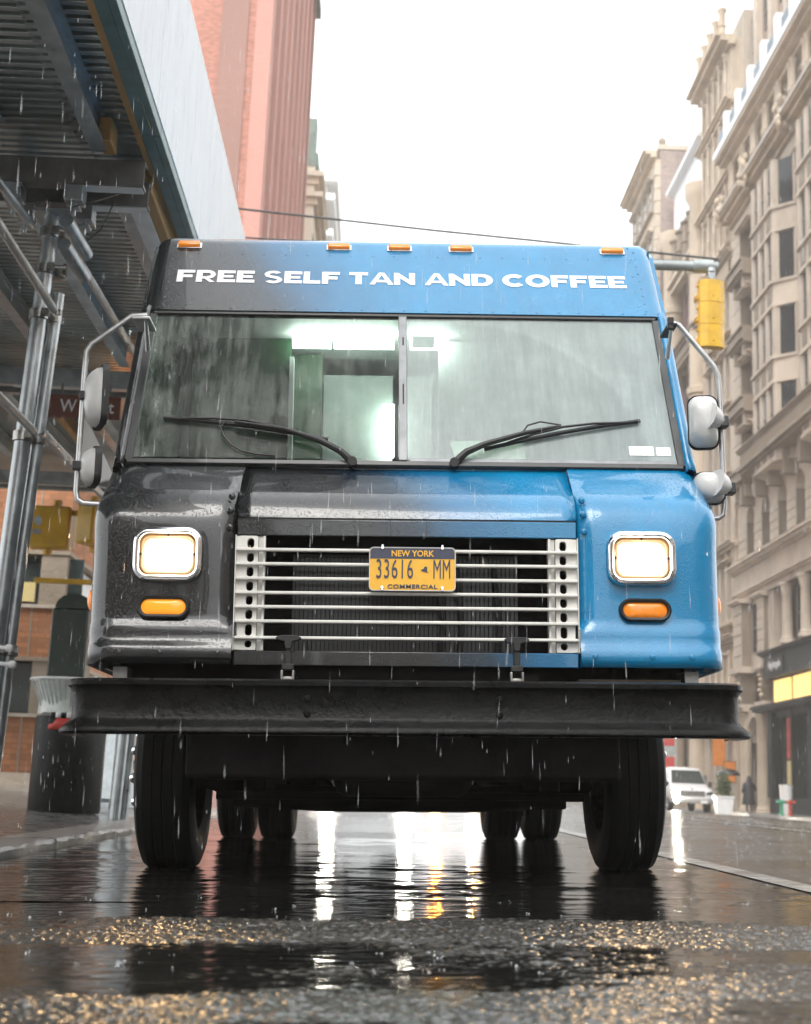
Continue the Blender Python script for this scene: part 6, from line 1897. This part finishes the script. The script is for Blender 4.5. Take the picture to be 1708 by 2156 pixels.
# ------------------------------------------------------------------ people
def figure(name, label, loc, rotz, joints, edges, mat, root=0):
    t = thing(name, label, 'person', loc, (0, 0, rotz))
    me = bpy.data.meshes.new('body')
    me.from_pydata([j[0] for j in joints], edges, [])
    o = bpy.data.objects.new('body', me)
    COL.objects.link(o); o.parent = t
    me.materials.append(mat)
    sk = o.modifiers.new('skin', 'SKIN')
    for i, j in enumerate(joints):
        me.skin_vertices[0].data[i].radius = j[1]
    me.skin_vertices[0].data[root].use_root = True
    sk.use_smooth_shade = True
    sb = o.modifiers.new('sub', 'SUBSURF'); sb.levels = 1; sb.render_levels = 2
    return t, o
BODY = [((0, 0, 0.92), (.16, .12)), ((0, 0, 1.12), (.15, .11)), ((0, 0, 1.32), (.17, .11)), ((0, .01, 1.46), (.06, .06)), ((0, .0, 1.58), (.085, .10)), ((0, 0, 1.68), (.06, .07)),
        ((-.2, 0, 1.36), (.06, .06)), ((-.27, .02, 1.12), (.05, .05)), ((-.24, -.12, .95), (.038, .038)), ((-.22, -.19, .91), (.03, .04)),
        ((.2, 0, 1.36), (.06, .06)), ((.27, .02, 1.12), (.05, .05)), ((.24, -.12, .95), (.038, .038)), ((.22, -.19, .91), (.03, .04)),
        ((-.1, 0, .86), (.10, .10)), ((-.11, -.03, .48), (.065, .065)), ((-.11, .02, .09), (.045, .05)), ((-.12, -.12, .04), (.04, .035)),
        ((.1, 0, .86), (.10, .10)), ((.11, -.03, .48), (.065, .065)), ((.11, .06, .09), (.045, .05)), ((.12, -.08, .04), (.04, .035))]
EDG = [(0, 1), (1, 2), (2, 3), (3, 4), (4, 5), (2, 6), (6, 7), (7, 8), (8, 9), (2, 10), (10, 11), (11, 12), (12, 13), (0, 14), (14, 15), (15, 16), (16, 17), (0, 18), (18, 19), (19, 20), (20, 21)]
t, o = figure('person', 'person in a dark hooded rain coat walking away along the right pavement', (18.3, 68.0, -0.19), PI+0.1, BODY, EDG, M_skin)
# long coat with sleeves and a hood
rows = []
for (z, rx, ry) in ((0.36, .33, .22), (0.6, .30, .20), (0.9, .26, .18), (1.15, .25, .17), (1.34, .27, .155), (1.42, .2, .13), (1.48, .12, .11)):
    rows.append([(rx*math.cos(2*PI*k/20)*(1+.03*math.sin(5*k)), ry*math.sin(2*PI*k/20), z) for k in range(20)])
MB().grid(rows, closed=True).build('coat', M_coat, t, ang=80)
for sx in (-1, 1):
    MB().tube([(sx*.2, 0, 1.36), (sx*.29, .02, 1.12), (sx*.26, -.12, .95)], [.085, .08, .06], 10).build('sleeve', M_coat, t)
    MB().tube([(sx*.105, .0, .5), (sx*.11, .04, .05)], [.085, .065], 10).build('trouser_leg', M_seat, t)
rows = []
for (z, r, oy) in ((1.44, .12, .02), (1.52, .14, .03), (1.6, .145, .035), (1.68, .12, .03), (1.73, .07, .02), (1.75, .01, .01)):
    rows.append([(r*.85*math.cos(2*PI*k/16), oy+r*math.sin(2*PI*k/16)+0.01, z) for k in range(16)])
MB().grid(rows, closed=True).build('hood', M_coat, t, ang=80)
BODY2 = [list(b) for b in BODY]
BODY2[11] = ((.26, -.10, 1.16), (.05, .05)); BODY2[12] = ((.16, -.26, 1.28), (.038, .038)); BODY2[13] = ((.12, -.29, 1.34), (.032, .04))
t, o = figure('person', 'person holding an umbrella half hidden behind the white planter', (16.35, 65.0, -0.33), 0.0, BODY2, EDG, M_skin)
rows = []
for (z, rx, ry) in ((0.5, .24, .17), (0.8, .22, .16), (1.15, .21, .15), (1.34, .24, .14), (1.42, .17, .11), (1.47, .08, .08)):
    rows.append([(rx*math.cos(2*PI*k/18), ry*math.sin(2*PI*k/18), z) for k in range(18)])
MB().grid(rows, closed=True).build('jacket', M_dkgreen, t, ang=80)
MB().lathe([(.095, 1.58), (.1, 1.64), (.08, 1.70), (.02, 1.73)], (0, .02, 0), n=14).build('hair', M_seat, t)
for sx in (-1, 1):
    MB().tube([(sx*.105, -.02, .55), (sx*.11, .0, .07)], [.085, .06], 10).build('trouser_leg', M_seat, t)
    MB().tube([(sx*.2, 0, 1.36), BODY2[7 if sx < 0 else 11][0], BODY2[8 if sx < 0 else 12][0]], [.075, .065, .05], 10).build('sleeve', M_dkgreen, t)
u = thing('umbrella', 'black umbrella held open above the white planter', 'umbrella', (16.47, 64.7, 1.0))
rows = []
for i in range(6):
    a = PI/2*0.9*i/5
    rows.append([(0.58*math.sin(a)*math.cos(2*PI*k/16)*(1-0.03*(k % 2)), 0.58*math.sin(a)*math.sin(2*PI*k/16), 0.42+0.36*math.cos(a)) for k in range(16)])
MB().grid(rows, closed=True).build('canopy', M_umb, u, solid=0.004, ang=25)
MB().tube([(0, 0, 0.0), (0, 0, 0.86)], 0.008, 6).build('shaft', M_steel, u)
MB().tube([(0, 0, 0.0), (0, 0, -0.06), (0.03, 0, -0.09)], 0.013, 8).build('handle', M_trim, u)

# ------------------------------------------------------------------ planter, bin, standpipe
pt = thing('planter', 'white tapered planter with a leafy bush between the van and the pedestrian', 'planter', (15.55, 62.0, zr(15.55)))
mb = MB()
mb.add([(-.3, -.3, 0), (.3, -.3, 0), (.3, .3, 0), (-.3, .3, 0), (-.38, -.38, .75), (.38, -.38, .75), (.38, .38, .75), (-.38, .38, .75)], [(3, 2, 1, 0), (0, 1, 5, 4), (1, 2, 6, 5), (2, 3, 7, 6), (3, 0, 4, 7)])
mb.box(-.41, .41, -.41, .41, .72, .80)
mb.build('pot', M_white, pt, bevel=0.01)
mb = MB()
for k in range(520):
    p = Vector((random.gauss(0, .17), random.gauss(0, .17), 0.82+abs(random.gauss(.38, .3))))
    d = Vector((random.uniform(-1, 1), random.uniform(-1, 1), random.uniform(-.4, 1))).normalized()*0.13
    s_ = d.cross(Vector((random.uniform(-1, 1), random.uniform(-1, 1), random.uniform(-1, 1)))).normalized()*0.035
    mb.add([p, p+d*.5+s_, p+d, p+d*.5-s_], [(0, 1, 2, 3)])
mb.build('foliage', M_leaf, pt, smooth=False)['kind'] = 'stuff'
MB().tube([(0, 0, .7), (0.02, 0, 1.3)], 0.02, 6).build('stem', M_wood, pt)
b = thing('litter_bin', 'pale upright bin beside the green and red standpipe', 'bin', (18.05, 61.0, -0.19))
MB().lathe([(.22, 0), (.24, .05), (.28, 1.2), (.29, 1.22), (.29, 1.28), (.25, 1.28), (.24, 1.15)], n=18).build('body', M_white, b)
MB().tube([(.285*math.cos(2*PI*k/24), .285*math.sin(2*PI*k/24), 1.28) for k in range(25)], 0.018, 6).build('rim', M_alu, b)
def standpipe(label, x, y, m):
    t = thing('standpipe', label, 'standpipe', (x, y, -0.19), group='standpipes on the right pavement')
    MB().lathe([(.11, 0), (.11, .05), (.075, .08), (.075, .45), (.10, .50), (.11, .56), (.10, .62), (.03, .66)], n=14).build('barrel', m, t)
    for sx in (-1, 1):
        MB().lathe([(.06, 0), (.06, sx*.16), (.075, sx*.17), (.075, sx*.22), (.02, sx*.24)], (0, 0, .55), 'x', 10).build('outlet', m, t)
standpipe('green standpipe on the right pavement', 17.55, 60.0, M_green_hyd)
standpipe('red standpipe on the right pavement', 17.92, 60.0, M_red_hyd)
# hanging and standing signs by the shops
s = thing('hanging_banner', 'tall narrow orange banner on the shopfront behind the bumper end', 'banner', (19.2, 77.5, 2.2))
MB().box(-0.35, 0.35, -0.03, 0.03, 0, 3.6).build('cloth', M_poster_o, s, smooth=False)
MB().tube([(-0.4, 0, 3.65), (0.75, 0, 3.65)], 0.03, 8).build('rod', M_steel, s)
s = thing('poster', 'small orange poster on the doorway wall behind the hooded pedestrian', 'poster', (19.3, 75.5, 1.3))
MB().box(-0.3, 0.3, -0.02, 0.02, 0, 1.1).build('sheet', M_poster_o, s, smooth=False)
MB().box(-0.34, 0.34, 0.021, 0.05, -0.04, 1.14).build('frame', M_trim, s, smooth=False)
MB().tube([(0, 0.06, -1.4), (0, 0.06, -0.04)], 0.03, 8).build('stand', M_trim, s)
s = thing('shop_sign', 'grey upright shop sign with two red squares above the van', 'sign', (18.2, 86.0, 1.6))
MB().box(-0.45, 0.45, -0.08, 0.08, 0, 4.4).build('board', M_beam, s, smooth=False)
for z in (0.5, 1.9):
    MB().box(-0.34, 0.34, -0.10, -0.081, z, z+0.75).build('red_square', M_red, s, smooth=False)
for k in range(4):
    MB().box(-0.3, 0.3, -0.10, -0.081, 3.0+k*0.28, 3.1+k*0.28).build('white_bar', M_white, s, smooth=False)
MB().tube([(0, 0.1, -1.9), (0, 0.1, 0)], 0.06, 8).build('post', M_beam, s)

# ------------------------------------------------------------------ falling drops and splashes
random.seed(11)
mb = MB()
for k in range(5600):
    y = 2.6+random.random()**0.7*9.5
    x = random.uniform(-0.34, 0.34)*y
    z = random.uniform(-0.02, 0.62)*y+0.2
    if z < 0.12 or (y > 4.6 and abs(x-0.12) < 1.25 and z < 2.75): continue
    l = 0.012+0.07*random.random()**2; r = random.uniform(0.0003, 0.0007)
    lean = random.uniform(-.06, .02)
    a = (x, y, z)
    vs = [(x+lean*l, y, z+l)]+[(x+r*math.cos(2*PI*i/5), y+r*math.sin(2*PI*i/5), z+l*0.3) for i in range(5)]+[(x, y, z)]
    mb.add(vs, [(0, 1+i, 1+(i+1) % 5) for i in range(5)]+[(6, 1+(i+1) % 5, 1+i) for i in range(5)])
M_drop = pbr("rain water", (0.9, 0.93, 0.95), 0.1, 0, 0.0)
setin(M_drop.node_tree.nodes['Principled BSDF'], 'Transmission Weight', 0.6)
setin(M_drop.node_tree.nodes['Principled BSDF'], 'IOR', 1.33)
tag(mb.build('rain', M_drop, None, smooth=True), 'fine rain drops falling all over the street', 'rain', kind='stuff')
mb = MB()
for k in range(2600):
    y = 2.6+random.random()**1.2*26
    x = random.uniform(-0.33, 0.33)*y
    if x < KX+0.1 or x > 15: continue
    if y > 4.4 and y < 10.8 and abs(x-0.12) < 1.25: continue
    z = zr(x)
    s_ = random.uniform(0.0012, 0.0035)*(1+y*0.12)
    for q in range(random.randint(3, 6)):
        a = random.uniform(0, 2*PI); rr = random.uniform(.5, 2.2)*s_
        c = (x+rr*math.cos(a), y+rr*math.sin(a), z+random.uniform(0.2, 2.6)*s_)
        h = s_*random.uniform(.15, .45)
        mb.add([(c[0]+h, c[1], c[2]), (c[0]-h, c[1], c[2]), (c[0], c[1]+h, c[2]), (c[0], c[1]-h, c[2]), (c[0], c[1], c[2]+h*1.5), (c[0], c[1], c[2]-h*1.5)],
               [(0, 2, 4), (2, 1, 4), (1, 3, 4), (3, 0, 4), (2, 0, 5), (1, 2, 5), (3, 1, 5), (0, 3, 5)])
tag(mb.build('rain_splashes', M_drop, None, smooth=True), 'small splashes where rain strikes the wet road', 'splashes', kind='stuff')
# ------------------------------------------------------------------ rain haze
m = bpy.data.materials.new("rain haze"); m.use_nodes = True
t = m.node_tree; t.nodes.clear()
o_ = t.nodes.new('ShaderNodeOutputMaterial'); pv = t.nodes.new('ShaderNodeVolumePrincipled')
pv.inputs['Color'].default_value = (0.97, 0.945, 0.91, 1)
pv.inputs['Density'].default_value = 0.0013
pv.inputs['Anisotropy'].default_value = 0.2
t.links.new(pv.outputs[0], o_.inputs['Volume'])
hz = MB().box(-95, 145, -155, 430, -1.9, 62).build('haze', m, None, smooth=False)
tag(hz, kind='stuff')
